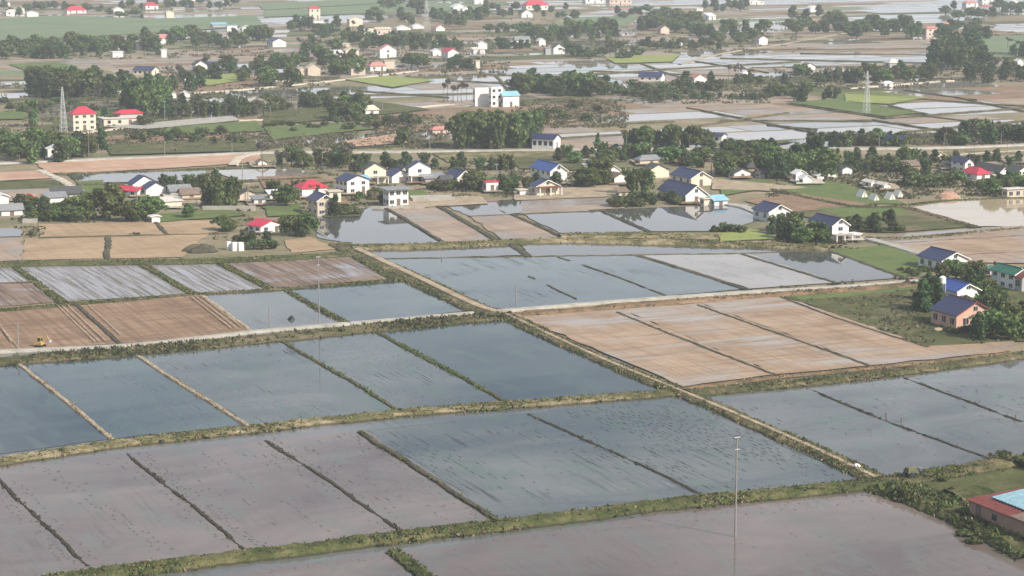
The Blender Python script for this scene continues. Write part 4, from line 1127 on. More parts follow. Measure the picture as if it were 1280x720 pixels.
H_(1250,221,14,22,7, g,'tile','white','dark roofed house with a bright gable edge beside the crimson hut', rise=6)
H_(1272,226,18,10,12, g,'tile','white','tall white house at the right edge above the long shed', rise=5, storeys=2)
H_(1259,249,60,2,12, fl,'pale','beige','long beige shed with a row of windows by the pond', name='shed', cat='shed', wins=(6,1))
H_(1128,182,4,25,6, g,'navy','grey','long low navy roof on the upper road bend', phi=70, rise=6)
H_(1142,222,9,3,5, sd,'pale','white','small pale lean-to below the brown roofed old house', rise=2)
H_(1158,231,13,2,4, fl,'white','white','low white walled house in the dark hedge of the right village')
H_(502,222,8,6,10, g,'tile','grey','dark roofed house squeezed left of the veranda house', rise=4)
H_(553,231,13,5,6, gu,'tile','beige','dark tiled outbuilding beside the low grey shed', rise=4)
H_(632,238,12,6,6, gu,'tile','brick','dark brick shed in the trees right of the kiosk', name='shed', cat='shed', rise=4)
H_(774,247,12,4,5, sd,'brown','beige','brown roofed store by the tall bamboo', name='shed', cat='shed', rise=3)
H_(1098,207,18,4,4, gu,'brown','brick','low brown roofed house beneath the upper road', rise=4)
H_(1182,212,14,6,6, gu,'tile','beige','dark tiled house between the cream gable and the navy roof', rise=4)
H_(1234,214,15,5,6, gu,'brown','beige','brown roofed house behind the crimson hut', rise=4)
H_(982,218,13,5,5, gu,'tile','white','dark roofed house left of the white gable pair', rise=4)
H_(950,223,16,5,5, gu,'tile','beige','low tiled house at the end of the tan yard', rise=4)
H_(350,252,10,4,6, sd,'grey','beige','little grey roofed store left of the leafy cottage tree', name='shed', cat='shed', rise=2)
# behind the long road, left part
H_(60,199,19,4,13, g,'white','white','white house wrapped in trees near the canal', rise=4)
H_(92,164,26,9,21, hp,'red','cream','cream three storey house with a red hip roof beside the mast', rise=9, storeys=3, wins=(3,2), detail=2)
H_(130,158,49,12,9, fl,'pale','cream','long low cream hall beside the red roofed house', name='hall', cat='hall', wins=(4,2))
H_(146,153,30,6,10, hp,'red','cream','raised part of the long hall under a red roof', rise=5, name='hall', cat='hall', blank=True, detail=1)
H_(124,121,15,5,10, g,'maroon','cream','cream gable with a brown roof, the lower of the white gable trio', rise=6, blank=True)
H_(143,116,17,4,10, g,'cream','cream','tallest cream gable right of the brown roofed one', rise=6, blank=True)
H_(115,110,9,3,7, g,'pale','cream','small pale gable peeping from the grove', rise=3, blank=True)
H_(190,94,6,25,6, g,'navy','cream','long cream farmhouse under a dark navy roof', phi=72, rise=4, wins=(1,4))
H_(231,103,16,5,5, g,'pale','white','small white gable in the leafless wood', rise=4, blank=True)
H_(212,123,8,12,6, g,'pale','white','pale shed before the dark tree belt', name='shed', cat='shed', rise=4)
H_(228,122,9,3,5, g,'white','white','white gable end beside the pale shed', rise=3, blank=True)
H_(244,90,14,6,9, g,'tile','white','white and pink house with a dark roof left of the bright strip', rise=5)
H_(258,88,16,8,6, gu,'navy','white','navy roofed house behind the pink one', rise=4)
H_(312,132,14,3,6, g,'pale','white','white house at the end of the tree belt', rise=3)
H_(320,135,13,3,7, g,'cream','cream','round shouldered cream hut beside the tree belt', rise=4, blank=True, name='hut', cat='hut')
H_(457,144,16,4,6, hp,'cream','white','white house under a cream hip roof by the clump', rise=6)
H_(541,168,22,4,4, hp,'pink','beige','low pinkish shed before the bamboo grove', name='shed', cat='shed', rise=4)
H_(594,133,20,2,22, fl,'white','white','big plain white modern block by the open water', name='modern_building', cat='building', storeys=2, over=.05, blank=True)
H_(614,134,14,2,24, fl,'white','white','tallest white tower of the modern block', name='modern_building', cat='building', storeys=3, over=.05, wins=(2,1))
H_(629,134,20,2,14, sd,'sky','white','low wing of the modern block under a teal blue roof', name='modern_building', cat='building', rise=4)
H_(826,102,6,27,6, g,'navy','white','long white barn under a navy roof amid pale water', phi=72, rise=5, name='barn', cat='barn')
H_(868,105,16,6,7, g,'pink','white','white barn with a faded pink roof edge', rise=5, name='barn', cat='barn', blank=True)
H_(928,99,10,4,8, g,'white','white','small white hut amid the leafless row', rise=3, name='hut', cat='hut')
H_(1006,88,14,5,5, g,'brown','white','white house with a brown roof behind the green crops', rise=4)
H_(1090,98,9,4,5, g,'pink','white','small pink roofed hut under the dark trees', rise=3, name='hut', cat='hut')
H_(1112,87,15,5,8, hp,'pale','grey','grey house with a pale hip roof in the thicket', rise=5)
H_(1105,109,12,3,4, hp,'white','white','small white pavilion on the track bend', rise=3, name='pavilion', cat='pavilion')
# twin gables and the central village
H_(372,95,12,4,7, g,'cream','beige','left of the twin beige gables by the pale water', rise=4, blank=True)
H_(385,95,15,4,10, g,'cream','beige','right taller one of the twin beige gables', rise=5, blank=True)
H_(341,103,20,4,12, hp,'lilac','white','white house with a lilac grey roof before the water', rise=4)
H_(329,101,9,3,6, g,'white','white','little white gable left of the lilac roofed house', rise=3, blank=True)
H_(439,94,17,4,9, g,'beige','beige','beige gable barn beside the dark trees', rise=6, blank=True, name='barn', cat='barn')
H_(463,89,19,4,6, hp,'pink','white','wide white house with a pale pink roof at the lane', rise=5)
H_(481,86,12,3,10, fl,'cream','beige','plain beige block right of the pink roofed house', blank=True)
H_(475,73,20,4,11, g,'pink','white','two storey white house with a faded pink gable roof', rise=6, storeys=2)
H_(410,73,18,4,6, sd,'white','cream','cream house with a slanting white roof in the wood', rise=3)
H_(432,71,16,4,8, g,'cream','cream','cream round gabled house in the wood', rise=4, blank=True)
H_(424,60,13,4,5, fl,'pale','beige','pale low block behind the cream houses', detail=1)
H_(541,70,11,3,6, g,'white','white','white round gable left of the crimson roofed barn', rise=3, blank=True)
H_(560,72,13,9,7, g,'red','white','white barn with a crimson roof by the lane', rise=4, name='barn', cat='barn', blank=True)
H_(592,66,14,3,4, sd,'pale','white','low pale shed beside the white hut', rise=2, name='shed', cat='shed')
H_(598,63,11,2,8, g,'white','white','bright white hut at the bend of the brown plot', rise=3, blank=True, name='hut', cat='hut')
H_(595,86,5,2,10, fl,'cream','cream','slim cream hut beside the islet clump', blank=True, name='hut', cat='hut')
H_(455,43,15,3,8, fl,'tile','cream','cream flat block with two windows, left of its neighbour', wins=(3,1))
H_(471,45,18,3,8, sd,'cream','rose','rose flat block right of the two windowed one', rise=2, wins=(3,1))
H_(437,33,16,4,9, g,'pale','cream','pale house above the flat blocks', rise=3)
H_(387,23,13,3,12, hp,'red','cream','tall cream house with a thin red roof', rise=3, storeys=2)
H_(389,29,15,3,3, fl,'pale','white','low white shed under the tall cream house', name='shed', cat='shed', blank=True)
H_(318,48,15,4,10, sd,'pale','rose','pale rose house at the green crop', rise=4)
H_(341,59,16,10,7, g,'navy','white','white house with a dark navy roof in the hazy wood', rise=4)
H_(496,38,17,3,3, g,'white','white','low white roof left of the tower', rise=3)
H_(516,36,14,3,3, g,'white','white','low white roof right beside the tower', rise=3)
H_(545,39,11,5,4, g,'pink','white','small pinkish house by the tower', rise=4)
H_(506,26,9,4,5, g,'red','white','small red roofed house above the light green tree', rise=4)
H_(484,4,10,3,4, hp,'red','white','red roofed house on the far skyline', rise=3)
H_(567,14,16,5,5, g,'white','white','long white shed at the top of the far wood', rise=4, name='shed', cat='shed', blank=True)
H_(578,15,10,3,4, g,'white','white','small white annex beside the long white shed', rise=2, name='shed', cat='shed', blank=True)
H_(593,6,14,4,6, g,'pink','white','rose white house on the far skyline', rise=3)
H_(658,13,28,6,6, hp,'red','white','broad far farm with a crimson roof', rise=6, name='farm', cat='farm')
H_(652,22,14,4,5, g,'brown','white','small gabled shed before the broad far farm', rise=5, name='shed', cat='shed')
H_(732,4,24,4,5, fl,'white','white','long white far building above the green plot', wins=(3,1), name='hall', cat='hall')
H_(762,5,28,4,5, hp,'pink','rose','long rosy far building beside the white one', name='hall', cat='hall', rise=3)
# right village behind
H_(645,54,18,4,4, gu,'grey','white','low grey roofed shed left of the round white gables', rise=4, name='shed', cat='shed')
H_(674,57,8,3,6, g,'white','white','little white gable between dark trees', rise=3, blank=True)
H_(692,67,14,4,7, g,'tile','white','large round white gable beside the brown plot', rise=5, blank=True)
H_(682,69,7,3,9, fl,'lilac','grey','grey lilac block touching the large white gable', blank=True)
H_(799,38,11,5,8, sd,'pale','white','white house at the edge of the hill wood', rise=3)
H_(826,43,11,4,7, g,'brown','rose','rosy gable under the hill wood', rise=4, blank=True)
H_(832,58,22,4,4, g,'lilac','white','lilac roofed open sheds in the hedge', rise=3, name='shed', cat='shed')
H_(873,38,10,3,11, hp,'red','cream','beige tower house with a red top', rise=2, storeys=2)
H_(884,40,24,2,3, fl,'cream','cream','low cream wall house stretching right of the red topped tower', blank=True)
H_(886,25,9,5,5, sd,'white','white','small white roof beside the pale track', rise=3)
H_(871,14,8,3,3, fl,'white','white','tiny white roof at the wood top', blank=True, detail=0)
H_(949,56,11,4,8, g,'brown','white','white narrow gable at the wood end', rise=3, blank=True)
H_(1005,33,19,4,7, hp,'pink','rose','rosy far shed row at the belt', rise=2, name='shed', cat='shed')
H_(1013,15,11,4,5, g,'white','white','white domed roof above the rosy sheds', rise=3, blank=True)
H_(936,6,20,4,4, g,'white','white','long white roof in the farthest village', rise=2)
H_(1158,46,20,4,10, hp,'pink','rose','rosy mansion left of the tall dark wood', rise=3, storeys=2)
H_(1180,36,18,4,5, hp,'pink','rose','faded red roof behind the rosy mansion', rise=3)
H_(1208,8,16,4,4, hp,'pink','white','hazy pink roofed house near the skyline', rise=3)
H_(1228,3,14,4,4, hp,'red','white','hazy red roofed house on the skyline', rise=3)
H_(1266,6,10,3,4, g,'white','white','tiny white house in the far haze', rise=2, blank=True, detail=1)
H_(1112,35,7,3,5, sd,'white','white','slanting white roof in the dark belt', rise=2, blank=True, detail=1)
H_(1272,84,8,3,7, g,'white','white','white hut in the wood by the grey pole', rise=3, blank=True, detail=1, name='hut', cat='hut')
# far left villages
H_(25,68,16,5,8, hp,'pale','white','white house in the long tree belt', rise=5)
H_(141,72,12,4,7, fl,'white','white','white box at the end of the long belt', blank=True)
H_(142,62,10,3,4, g,'white','white','white gable above the box in the long belt', rise=3, blank=True)
H_(172,62,13,4,10, g,'pale','white','left white house of the cluster by the brown field', rise=3, storeys=2)
H_(186,62,9,3,8, g,'white','white','right white house of the cluster by the brown field', rise=3, blank=True)
H_(195,56,17,4,8, hp,'pink','white','white house with a rosy roof in the dark belt', rise=5)
H_(202,72,6,2,10, fl,'white','white','little white pump house on the field edge', blank=True, name='pump_house', cat='pump house')
H_(266,35,17,4,4, sd,'sky','grey','open shed under a light blue sheet roof', name='shed', cat='shed', rise=2, blank=True)
H_(284,39,12,2,7, fl,'sky','white','white container like box with a bluish roof', blank=True)
H_(303,39,14,4,4, g,'pale','white','low pale roofed house right of the bluish box', rise=3)
H_(84,17,22,6,4, hp,'red','white','far house with a broad crimson roof', rise=5)
H_(34,21,13,3,5, g,'white','white','bright white far shed on the green crop', rise=2, blank=True, name='shed', cat='shed')
H_(22,17,8,3,6, g,'white','white','narrow white far house beside the bright shed', rise=2, blank=True)
H_(8,20,14,4,5, hp,'pale','white','pale far house at the left picture edge', rise=3)
H_(4,8,8,3,4, g,'white','white','tiny white far house in the top left haze', rise=2, blank=True, detail=1)
H_(142,18,12,4,6, g,'pale','white','far white house with a pale gable', rise=3)
H_(182,12,15,5,5, hp,'red','white','far white house with a small crimson roof', rise=4)
H_(208,23,9,3,8, g,'cream','cream','tall cream far barn at the scrub', rise=2, name='barn', cat='barn', blank=True)
H_(229,9,9,3,5, g,'white','white','white far hut before the hazy village', rise=2, name='hut', cat='hut', blank=True)
H_(237,3,9,3,4, g,'white','white','white far hut on the skyline', rise=2, name='hut', cat='hut', blank=True)
H_(280,8,8,3,5, g,'white','white','white far hut at the end of the village', rise=2, name='hut', cat='hut', blank=True)
H_(216,13,14,3,3, fl,'pale','grey','long grey far shed before the crimson roofed house', name='shed', cat='shed', blank=True)

for kx, ky in HOUSES:
    if ky < 196 or random.random() < .25: continue
    x0, x1 = kx-random.uniform(2, 10), kx+random.uniform(14, 30); y0, y1 = ky-6, ky+random.uniform(1.2, 2.6)
    if any(in_poly(x, y, P_) for P_, m_ in FIELDS if m_ not in ('path', 'green') for x in (x0, (x0+x1)/2, x1) for y in (y1,)): continue
    field([(x0,y1),(x1,y1-.6),(x1-6,y0),(x0-8,y0+.6)], random.choice(['path', 'path', 'gravel', 'brown']), 'yard', jit=.8)

# ------------------------------------------------------------------ poles, masts and small things
POLE = flat('pole_concrete', (.24,.235,.23), .7, .15, 2.0); STEEL = flat('galvanised_steel', (.55,.56,.58), .5, .15, 2.0); INS = flat('insulator', (.16,.09,.07), .3); WOOD = flat('weathered_wood', (.20,.16,.12), .9, .3, 3.0)
LAMP = flat('lamp_housing', (.5,.5,.5), .5)
def power_pole(px, py, hpx, label, arms=1, base_z=0.0, rz=.4, rad=.17, aw=.6):
    h = hpx/S(py); p = G(px, py); p.z = base_z
    e = empty('power_pole', p, rz); tag(e, label, 'pole', 'power poles')
    MB().tube((0,0,-.6), (0,0,h), rad, rad*.6, 10).build('pole', POLE, e)
    for k in range(arms):
        z = h-.35-1.6*k; w = aw-.1*k
        c = MB().box(-w, w, -.19, -.10, z, z+.10).build('crossarm', STEEL, e)
        for x in (-w+.1, w-.1) if k else (-w+.1, 0, w-.1): MB().tube((x,-.145,z+.101), (x,-.145,z+.36), .055, .04, 8).build('insulator', INS, c)
    return e
power_pole(919,672,132,'tall concrete power pole standing in the lowest flooded paddy', 2, rad=.14, aw=.42)
power_pole(399,406,88,'tall power pole beside the concrete road with its long reflection', 2, 0, .3, .13, .42)
power_pole(172,277,45,'slim power pole before the twin navy roofed house', 1, rad=.13)
power_pole(889,218,26,'left one of the pole pair by the dark tree', 1)
power_pole(895,216,22,'right one of the pole pair by the dark tree', 1)
power_pole(1232,100,20,'grey pole in front of the far right wood', 1)
power_pole(1088,204,16,'pole standing between the two roads at the right', 0, rad=.14)
power_pole(621,226,22,'pole beside the red topped kiosk', 1)
power_pole(303,213,15,'pole at the canal bend', 0)
power_pole(310,252,24,'pale pole right of the bamboo row', 1)
power_pole(470,240,19,'thin pole before the light blue roof', 0, rad=.12)
power_pole(436,146,17,'pale pole at the dark clump before the open water', 0, rad=.14)
power_pole(478,138,10,'short pale pole by the cream hip roofed house', 0)
power_pole(338,143,11,'short pole left of the dark clump', 0)
power_pole(206,150,24,'pole at the concrete yard', 1)
power_pole(248,143,16,'pole in front of the dark tree belt', 0)
power_pole(284,48,14,'pole behind the blue sheet roof', 0)
power_pole(14,72,9,'grey pole at the long tree belt', 0)
power_pole(721,48,14,'pole in the spiky tree row, left of its twin', 0)
power_pole(758,42,13,'pole in the spiky tree row, right of its twin', 0)
power_pole(1188,88,9,'short pole by the tall dark wood', 0)
power_pole(1073,110,12,'pole at the left end of the right hand track', 0)
power_pole(577,74,15,'pole in front of the crimson roofed barn', 0)
power_pole(344,104,14,'pole before the lilac roofed house', 0)
def street_lamp(px, py, hpx, label):
    h = hpx/S(py); p = G(px, py); p.z = .5; e = empty('street_lamp', p, .3); tag(e, label, 'street lamp', 'lamps along the long road')
    MB().tube((0,0,-.4), (0,0,h), .11, .07, 8).build('post', POLE, e)
    a = MB().tube((0,0,h-.1), (0,-1.0,h+.25), .05, .04, 6).build('arm', POLE, e); MB().box(-.14, .14, -1.5, -.95, h+.2, h+.31).build('lamp_head', LAMP, a)
for px, py, h, w in ((36,200,16,'white lamp post before the trees of the white house'), (111,197,28,'taller pole by the brown bare tree'), (123,197,14,'white lamp post beside the dark round tree'), (206,195,15,'white lamp post on the open road over the canal'), (290,191,14,'white lamp post where the side track leaves'),
                     (537,188,14,'white lamp post by the brown plot'), (618,187,14,'white lamp post before the big bamboo grove'), (783,187,15,'white lamp post at the left end of the bamboo row'), (862,186,15,'white lamp post at the right end of the bamboo row'),
                     (1016,178,8,'low lamp post amid the right hand trees'), (1099,184,15,'white lamp post at the road bend'), (1180,183,14,'white lamp post on the right hand road'), (1251,181,14,'white lamp post near the road end'), (1218,194,14,'lamp post on the lower gravel road, left one'), (1259,193,11,'lamp post on the lower gravel road, right one'), (1040,194,8,'short lamp post above the white gabled cottages')):
    street_lamp(px, py, h, w)
def marker_post(px, py, hpx, label, mat=POLE, r=.09, z=.0, name='marker_post'):
    h = hpx/S(py); p = G(px, py); p.z = z; e = empty(name, p); tag(e, label, 'post')
    MB().tube((0,0,-.4), (0,0,h), r, r, 8).build('shaft', mat, e); MB().tube((0,0,h+.002), (0,0,h+.09), r*1.35, r*.6, 8).build('cap', mat, e)
marker_post(645,385,25,'white post beside the road above the tan fields', r=.12, z=.5)
marker_post(337,411,27,'white post in the grey paddy left of the tall pole', r=.12)
marker_post(23,437,31,'white post beside the road near the small digger', r=.12, z=.5)
marker_post(552,325,5,'short white stake in the blue paddy', r=.12)
marker_post(1127,529,7,'lone dark stake in the right hand paddy', WOOD, .12)
marker_post(1108,522,6,'dark stake at the end of the broken ridge', WOOD, .16)
marker_post(1270,524,6,'dark stake on the ridge at the right edge', WOOD, .12)
def lattice(px, py, hpx, wpx, label, arms):
    s = S(py); h = hpx/s; w = wpx/s/2; e = empty('lattice_tower', G(px, py), .5); tag(e, label, 'tower')
    def half(z): return w*(1-.84*z/h)
    for sx in (-1, 1):
        for sy in (-1, 1): MB().tube((sx*w, sy*w, -.1), (sx*half(h), sy*half(h), h), .075, .05, 5).build('leg', STEEL, e)
    m = MB(); n = 9
    for k in range(n):
        z0, z1 = h*k/n, h*(k+1)/n; a, c = half(z0), half(z1)
        for q in range(4):
            p = [(-1,-1),(1,-1),(1,1),(-1,1)]; (x0, y0), (x1, y1) = p[q], p[(q+1) % 4]
            m.tube((x0*a, y0*a, z0), (x1*c, y1*c, z1), .035, .035, 4); m.tube((x1*a, y1*a, z0), (x0*c, y0*c, z1), .035, .035, 4); m.tube((x0*c, y0*c, z1), (x1*c, y1*c, z1), .05, .05, 4)
    m.build('bracing', STEEL, e)
    for z, L in arms:
        a = MB(); c = half(h*z)
        for q in (-1, 1): a.tube((q*c, c, h*z), (q*L, 0, h*z+.3), .08, .05, 4).tube((q*c, -c, h*z), (q*L, 0, h*z+.3), .08, .05, 4).tube((q*c, 0, h*z+1.1), (q*L, 0, h*z+.35), .06, .05, 4)
        ar = a.build('arm', STEEL, e)
        for q in (-1, 1): MB().tube((q*L, 0, h*z-.9), (q*L, 0, h*z+.24), .07, .07, 6).build('insulator', INS, ar)
lattice(79.5,165,56,8,'grey lattice mast beside the red hip roofed house', ())
lattice(1083,143,54,7,'grey lattice pylon standing in the green crops', ((.72,2.6),(.86,2.0)))
lattice(533,42,41,8,'hazy far lattice tower over the village wood', ((.7,3.2),(.85,2.4)))
lattice(133,58,13,4,'small hazy lattice tower in the long tree belt', ())
# white tents
CANVAS = flat('white_canvas', (.82,.79,.74), .8, .06)
for k, (px, py, w, h, lab) in enumerate(((1082,248,11,10,'leftmost white pointed tent on the lawn'), (1097,252,10,9,'second white tent, lowest on the lawn'), (1117,251,11,10,'third white tent touching the last one'), (1127,248,10,10,'rightmost white tent on the lawn'))):
    s = S(py); W = w/s; h = h/s; L = 3.2; e = empty('tent', G(px-w/2, py), R(24)); tag(e, lab, 'tent', 'white tents on the lawn')
    m = MB(); slab(m, [(0,0,.0),(W/2,.2,h),(W/2,L-.2,h),(0,L,0)], .06); slab(m, [(W,0,0),(W,L,0),(W/2+.01,L-.2,h),(W/2+.01,.2,h)], .06); m.build('canvas', CANVAS, e)
    MB().add([(.1,.12,0),(W-.1,.12,0),(W/2,.3,h-.1),(.1,.17,0),(W-.1,.17,0),(W/2,.35,h-.1)], [(0,1,2),(5,4,3),(0,3,4,1),(1,4,5,2),(2,5,3,0)]).build('door_flap', CANVAS, e)
    MB().tube((W/2,.05,0), (W/2,.05,h+.3), .06, .06, 6).build('pole', WOOD, e)
# the small digger on the brown field
YEL = flat('yellow_paint', (.48,.34,.12), .6, .25); RUB = flat('black_rubber', (.03,.03,.03), .9, .2)
e = empty('excavator', G(50,434), R(-20)); tag(e, 'small yellow excavator with its arm raised on the brown field', 'excavator')
for y in (-.62, .62):
    t = MB(); n = 8
    pr = [(-.8,.12),(-.65,0),(.65,0),(.8,.12),(.8,.36),(.65,.48),(-.65,.48),(-.8,.36)]
    t.add([(x, y-.17, z) for x, z in pr]+[(x, y+.17, z) for x, z in pr], [tuple(range(n)), tuple(range(2*n-1, n-1, -1))]+[(k, n+k, n+(k+1) % n, (k+1) % n) for k in range(n)]); t.build('track', RUB, e)
MB().box(-.7,.6,-.55,.55,.50,1.0).box(-.85,-.3,-.5,.5,1.0,1.25).build('body', YEL, e)
cb = MB().box(-.2,.5,-.5,.1,1.001,1.95).build('cab', YEL, e); MB().box(.501,.53,-.45,.05,1.25,1.85).box(-.12,.42,-.53,-.501,1.25,1.85).build('window', GLASS, cb)
a = MB().tube((.5,.3,.9), (1.3,.3,2.2), .12, .1, 6).tube((1.3,.3,2.2), (2.0,.3,1.5), .1, .08, 6).build('arm', YEL, e); MB().box(1.85,2.15,.05,.55,1.0,1.45).build('bucket', STEEL, a)
# dark tarpaulin heap in the grey paddy
TARP = flat('black_tarpaulin', (.025,.027,.03), .6, .3, 2.0)
v = [(-.9,-.2,-.05),(-.2,-.9,-.05),(.9,.1,-.05),(.2,.9,-.05),(-.5,-.3,.5),(.1,-.45,.7),(.5,.15,.6),(0,.45,.55),(0,0,1.0)]
o = obj('tarpaulin_heap', mesh('tarpaulin_heap', v, [(0,1,5,4),(1,2,6,5),(2,3,7,6),(3,0,4,7),(4,5,8),(5,6,8),(6,7,8),(7,4,8),(3,2,1,0)], TARP)); o.location = G(364,400); tag(o, 'black tarpaulin heap standing in the grey paddy', 'heap')
# white sack at the track end
o = obj('plastic_sack', mesh('plastic_sack', *(lambda m: (m.v, m.f))(MB().tube((-.45,0,.28),(.1,0,.34),.26,.32,10).tube((.1,0,.34),(.5,.05,.28),.32,.12,10)), CANVAS, True)); o.location = G(1071,590); o.location.z = .62; o.rotation_euler = (0,0,-.5); tag(o, 'stuffed white plastic sack lying on the track side', 'sack')
# motor tricycle at the crossing
BLK = RUB; YEL2 = flat('dull_green_paint', (.10,.13,.10), .6)
e = empty('cargo_tricycle', G(1143,602)+Vector((0,0,.9)), R(25)); tag(e, 'pale loaded cargo tricycle parked at the grassy crossing', 'tricycle')
MB().box(-1.5,.2,-.6,.6,.55,.65).box(-1.5,-1.42,-.6,.6,.651,1.0).box(-1.419,.2,-.6,-.54,.651,1.0).box(-1.419,.2,.54,.6,.651,1.0).build('cargo_bed', YEL2, e)
MB().box(-1.35,-.1,-.5,.5,.66,1.25).build('cargo', M['straw'], e); MB().box(.201,.9,-.2,.2,.55,.85).box(.201,.7,-.17,.17,.851,.98).build('seat', BLK, e)
MB().tube((.9,0,.8),(1.3,0,.35),.05,.05,6).tube((.85,-.35,1.15),(.85,.35,1.15),.035,.035,6).tube((.85,0,1.15),(.9,0,.8),.04,.04,6).build('handlebar', STEEL, e)
for x, y in ((-.9,-.7),(-.9,.7),(1.3,0)): MB().tube((x,y-.08,.33),(x,y+.08,.33),.33,.33,14).build('wheel', BLK, e)
# rubble blocks, straw heap, low walls
for k, (px, py, w, lab) in enumerate(((284,313,6,'leftmost white concrete block by the garden'), (291,314,7,'middle white concrete block by the garden'), (299,314,7,'rightmost white concrete block by the garden'))):
    W = w/S(py); o = MB().box(0,W,0,1.4,0,1.6).box(.05,W-.05,.1,1.3,1.601,2.0).build('concrete_block', WC['white']); o.location = G(px, py); o.rotation_euler = (0,0,R(20+8*k)); tag(o, lab, 'block', 'white concrete blocks')
def heap(name, px, py, w, h, mat, label, cat):
    s = S(py); m = []; f = []; n, rg = 16, 5; rr = random.Random(px)
    for j in range(rg):
        t = j/(rg-1)*math.pi/2
        for k in range(n): a = 2*math.pi*k/n; q = rr.uniform(.85, 1.12); m.append((w/s/2*math.cos(t)*math.cos(a)*q, w/s/2.4*math.cos(t)*math.sin(a)*q, h/s*math.sin(t)*q-.05))
    for j in range(rg-1):
        for k in range(n): f.append((j*n+k, j*n+(k+1) % n, (j+1)*n+(k+1) % n, (j+1)*n+k))
    o = obj(name, mesh(name, m, f, mat)); o.location = G(px, py); tag(o, label, cat); return o
heap('straw_heap', 468, 249, 22, 10, M['bankdark'], 'dark rounded straw heap before the grey flat roofed block', 'heap')
heap('earth_heap', 1186, 248, 32, 9, M['redearth'], 'pale earth heap behind the muddy pond', 'heap')
heap('net_mound', 610, 62, 22, 13, KM, 'dark netted mound left of the far white gables', 'mound')
heap('soil_heap', 251, 314, 46, 9, M['bankdark'], 'dark soil heap at the corner of the orange field', 'heap')
heap('debris_heap', 1156, 405, 16, 6, M['bankdark'], 'dark debris heap on the pasture by the pink walled house', 'heap')
heap('debris_heap', 1172, 414, 14, 5, M['path'], 'paler debris heap nearest the pink walled house', 'heap')
for px, py, w, d, h, lab in ((540,253,48,6,.9,'long low pale concrete tank beyond the grey block'), (283,264,60,1.2,1.3,'low pale garden wall before the bamboo row'), (495,262,60,1.0,.8,'pale retaining wall at the pond edge'), (36,279,16,2.5,1.0,'short pale wall under the hedge')):
    W = w/S(py)/.91; m = MB().box(0,W,0,d,-.1,h)
    if d > 4: m.box(.0,W,-.01,.4,h+.001,h+.3).box(0,W,d-.4,d,h+.001,h+.3)
    o = m.build('low_wall', CONC); p = G(px-w*.5, py); o.location = p; o.rotation_euler = (0,0,R(3 if d < 3 else 10)); tag(o, lab, 'wall')
# water tank on the blue roofed house side
e = empty('water_tank', G(1177,384), .2); tag(e, 'white round water tank on a tall stand by the blue roofed house', 'tank')
MB().tube((0,0,5.0),(0,0,6.2),.7,.7,14).tube((0,0,6.2),(0,0,6.5),.7,.2,14).build('drum', CANVAS, e)
for x, y in ((-.5,-.5),(.5,-.5),(.5,.5),(-.5,.5)): MB().tube((x,y,-.1),(x,y,4.999),.08,.08,6).build('leg', STEEL, e)
# the sheds at the lower right corner
e = empty('pump_shed', G(1211,644,1.0), R(-65.6)); tag(e, 'maroon roofed shed with a light blue sheet patch above the overgrown bank', 'shed')
MB().box(0,18,0,8.0,-1,2.0).build('wall', WC['brick'], e)
r = MB(); slab(r, [(-.3,-.3,2.15),(18.3,-.3,2.15),(18.3,8.3,2.75),(-.3,8.3,2.75)], .12); rf = r.build('roof', RC['maroon'], e)
r = MB(); slab(r, [(1.6,2.4,2.62),(13.5,2.4,2.62),(13.5,8.6,3.25),(1.6,8.6,3.25)], .08)
for k in range(17): x = 1.7+k*.7; slab(r, [(x,2.38,2.70),(x+.16,2.38,2.70),(x+.16,8.62,3.33),(x,8.62,3.33)], .07)
r.build('blue_sheet', RC['faded'], rf)
r = MB(); slab(r, [(9.0,-.34,2.24),(18.4,-.34,2.24),(18.4,2.36,2.45),(9.0,2.36,2.45)], .05)
for k in range(12): x = 9.1+k*.78; slab(r, [(x,-.36,2.29),(x+.16,-.36,2.29),(x+.16,2.38,2.50),(x,2.38,2.50)], .05)
r.build('rusty_sheet', RC['brown'], rf)
r = MB()
for k in range(14): x = -.25+k*.68; slab(r, [(x,-.32,2.24),(x+.14,-.32,2.24),(x+.14,2.3,2.43),(x,2.3,2.43)], .06)
r.build('roof_rib', RC['maroon'], rf)
MB().box(5,6,-.05,.02,.7,1.5).build('window', GLASS, e)
MB().box(1.5,2.6,-.06,.02,0,1.9).build('door', DOORM, e)
grove(['shrub'], 1200, 1292, 642, 684, 12, 10, 'on the overgrown bank below the maroon roofed shed', 1.5)
grove(['shrub'], 1120, 1200, 600, 628, 6, 8, 'along the overgrown bank past the crossing', 1.5)
one('bare', 1236, 590, 26, 'thin leafless sapling on the bank above the maroon roofed shed')
grove(['shrub'], 1250, 1300, 574, 588, 4, 16, 'at the bank end above the maroon roofed shed', 1.4)
bank([(1190,616),(1214,614),(1236,612)], 5.0, 1.3, 'bankgreen', 'grass_bank', tufts=GT)

# ------------------------------------------------------------------ air, sky, sun
SUN = Vector((.80, -.60, 0)).normalized(); EL = R(36)
hz = NT('haze_air'); pv = hz.n('ShaderNodeVolumePrincipled'); pv.inputs['Color'].default_value = (.86,.95,1,1); pv.inputs['Density'].default_value = .000175; pv.inputs['Anisotropy'].default_value = 0
hz.l(pv.outputs[0], hz.out.inputs['Volume'])
tag(obj('haze', mesh('haze', *box_vf(-2700, 2700, -250, 4300, -1.2, 92), hz.m)), kind='stuff')
w = bpy.data.worlds.new('World'); scene.world = w; w.use_nodes = True; nt = w.node_tree; nt.nodes.clear()
out = nt.nodes.new('ShaderNodeOutputWorld'); bg = nt.nodes.new('ShaderNodeBackground'); sky = nt.nodes.new('ShaderNodeTexSky')
sky.sky_type = 'NISHITA'; sky.sun_disc = False; sky.sun_elevation = EL; sky.sun_rotation = math.atan2(SUN.x, SUN.y); sky.air_density = 1.0; sky.dust_density = 2.2; sky.ozone_density = 1.0
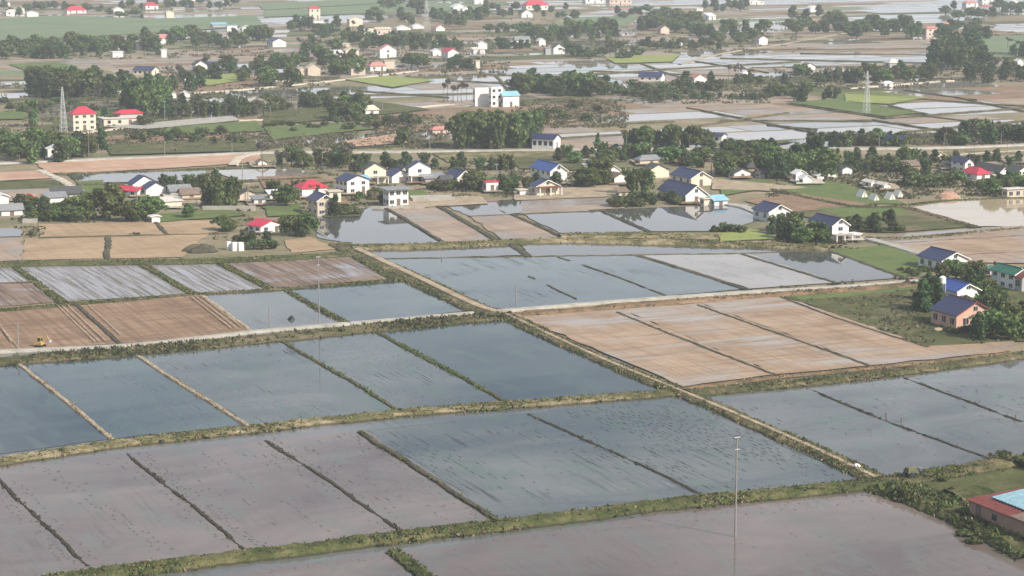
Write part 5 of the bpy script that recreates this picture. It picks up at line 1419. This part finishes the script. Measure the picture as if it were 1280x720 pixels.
bg.inputs[1].default_value = .092
tc = nt.nodes.new('ShaderNodeTexCoord'); mp = nt.nodes.new('ShaderNodeMapping'); mp.inputs['Scale'].default_value = (1, 1, 3.2); nt.links.new(tc.outputs['Generated'], mp.inputs['Vector'])
nz = nt.nodes.new('ShaderNodeTexNoise'); nz.inputs['Scale'].default_value = 5.5; nz.inputs['Detail'].default_value = 6; nz.inputs['Roughness'].default_value = .55; nt.links.new(mp.outputs[0], nz.inputs['Vector'])
mr = nt.nodes.new('ShaderNodeMapRange'); mr.inputs[1].default_value = .38; mr.inputs[2].default_value = .62; mr.inputs[3].default_value = .05; mr.inputs[4].default_value = .6; nt.links.new(nz.outputs['Fac'], mr.inputs[0])
sx = nt.nodes.new('ShaderNodeSeparateXYZ'); nt.links.new(tc.outputs['Generated'], sx.inputs[0])
m2 = nt.nodes.new('ShaderNodeMapRange'); m2.interpolation_type = 'SMOOTHSTEP'; m2.inputs[1].default_value = .11; m2.inputs[2].default_value = .235; m2.inputs[3].default_value = 1; m2.inputs[4].default_value = 0; nt.links.new(sx.outputs[2], m2.inputs[0])
mm = nt.nodes.new('ShaderNodeMath'); mm.operation = 'MAXIMUM'; nt.links.new(mr.outputs[0], mm.inputs[0])
m3 = nt.nodes.new('ShaderNodeMapRange'); m3.interpolation_type = 'SMOOTHSTEP'; m3.inputs[1].default_value = .35; m3.inputs[2].default_value = .85; m3.inputs[3].default_value = .12; nt.links.new(sx.outputs[1], m3.inputs[0])
m4 = nt.nodes.new('ShaderNodeMath'); m4.operation = 'MULTIPLY'; nt.links.new(m2.outputs[0], m4.inputs[0]); nt.links.new(m3.outputs[0], m4.inputs[1]); nt.links.new(m4.outputs[0], mm.inputs[1])
mx = nt.nodes.new('ShaderNodeMix'); mx.data_type = 'RGBA'; nt.links.new(mm.outputs[0], mx.inputs[0]); nt.links.new(sky.outputs[0], mx.inputs[6]); mx.inputs[7].default_value = (9.0, 9.4, 10.2, 1)
nt.links.new(mx.outputs[2], bg.inputs[0]); nt.links.new(bg.outputs[0], out.inputs[0])
sd_ = bpy.data.lights.new('sun', 'SUN'); sd_.energy = 5.0; sd_.angle = R(.53); sd_.color = (1, .925, .81)
so = bpy.data.objects.new('sun', sd_); COL.objects.link(so); so.location = (300, -200, 300)
d = Vector((SUN.x*math.cos(EL), SUN.y*math.cos(EL), math.sin(EL))); so.rotation_euler = d.to_track_quat('Z', 'Y').to_euler()
vs = scene.view_settings; vs.view_transform = 'Standard'; vs.look = 'None'; vs.gamma = 1; vs.exposure = 0.2; vs.use_curve_mapping = False
cy = scene.cycles; cy.max_bounces = 6; cy.diffuse_bounces = 2; cy.glossy_bounces = 3; cy.transmission_bounces = 2; cy.volume_bounces = 0; cy.transparent_max_bounces = 8; cy.caustics_reflective = False; cy.caustics_refractive = False; cy.use_denoising = True
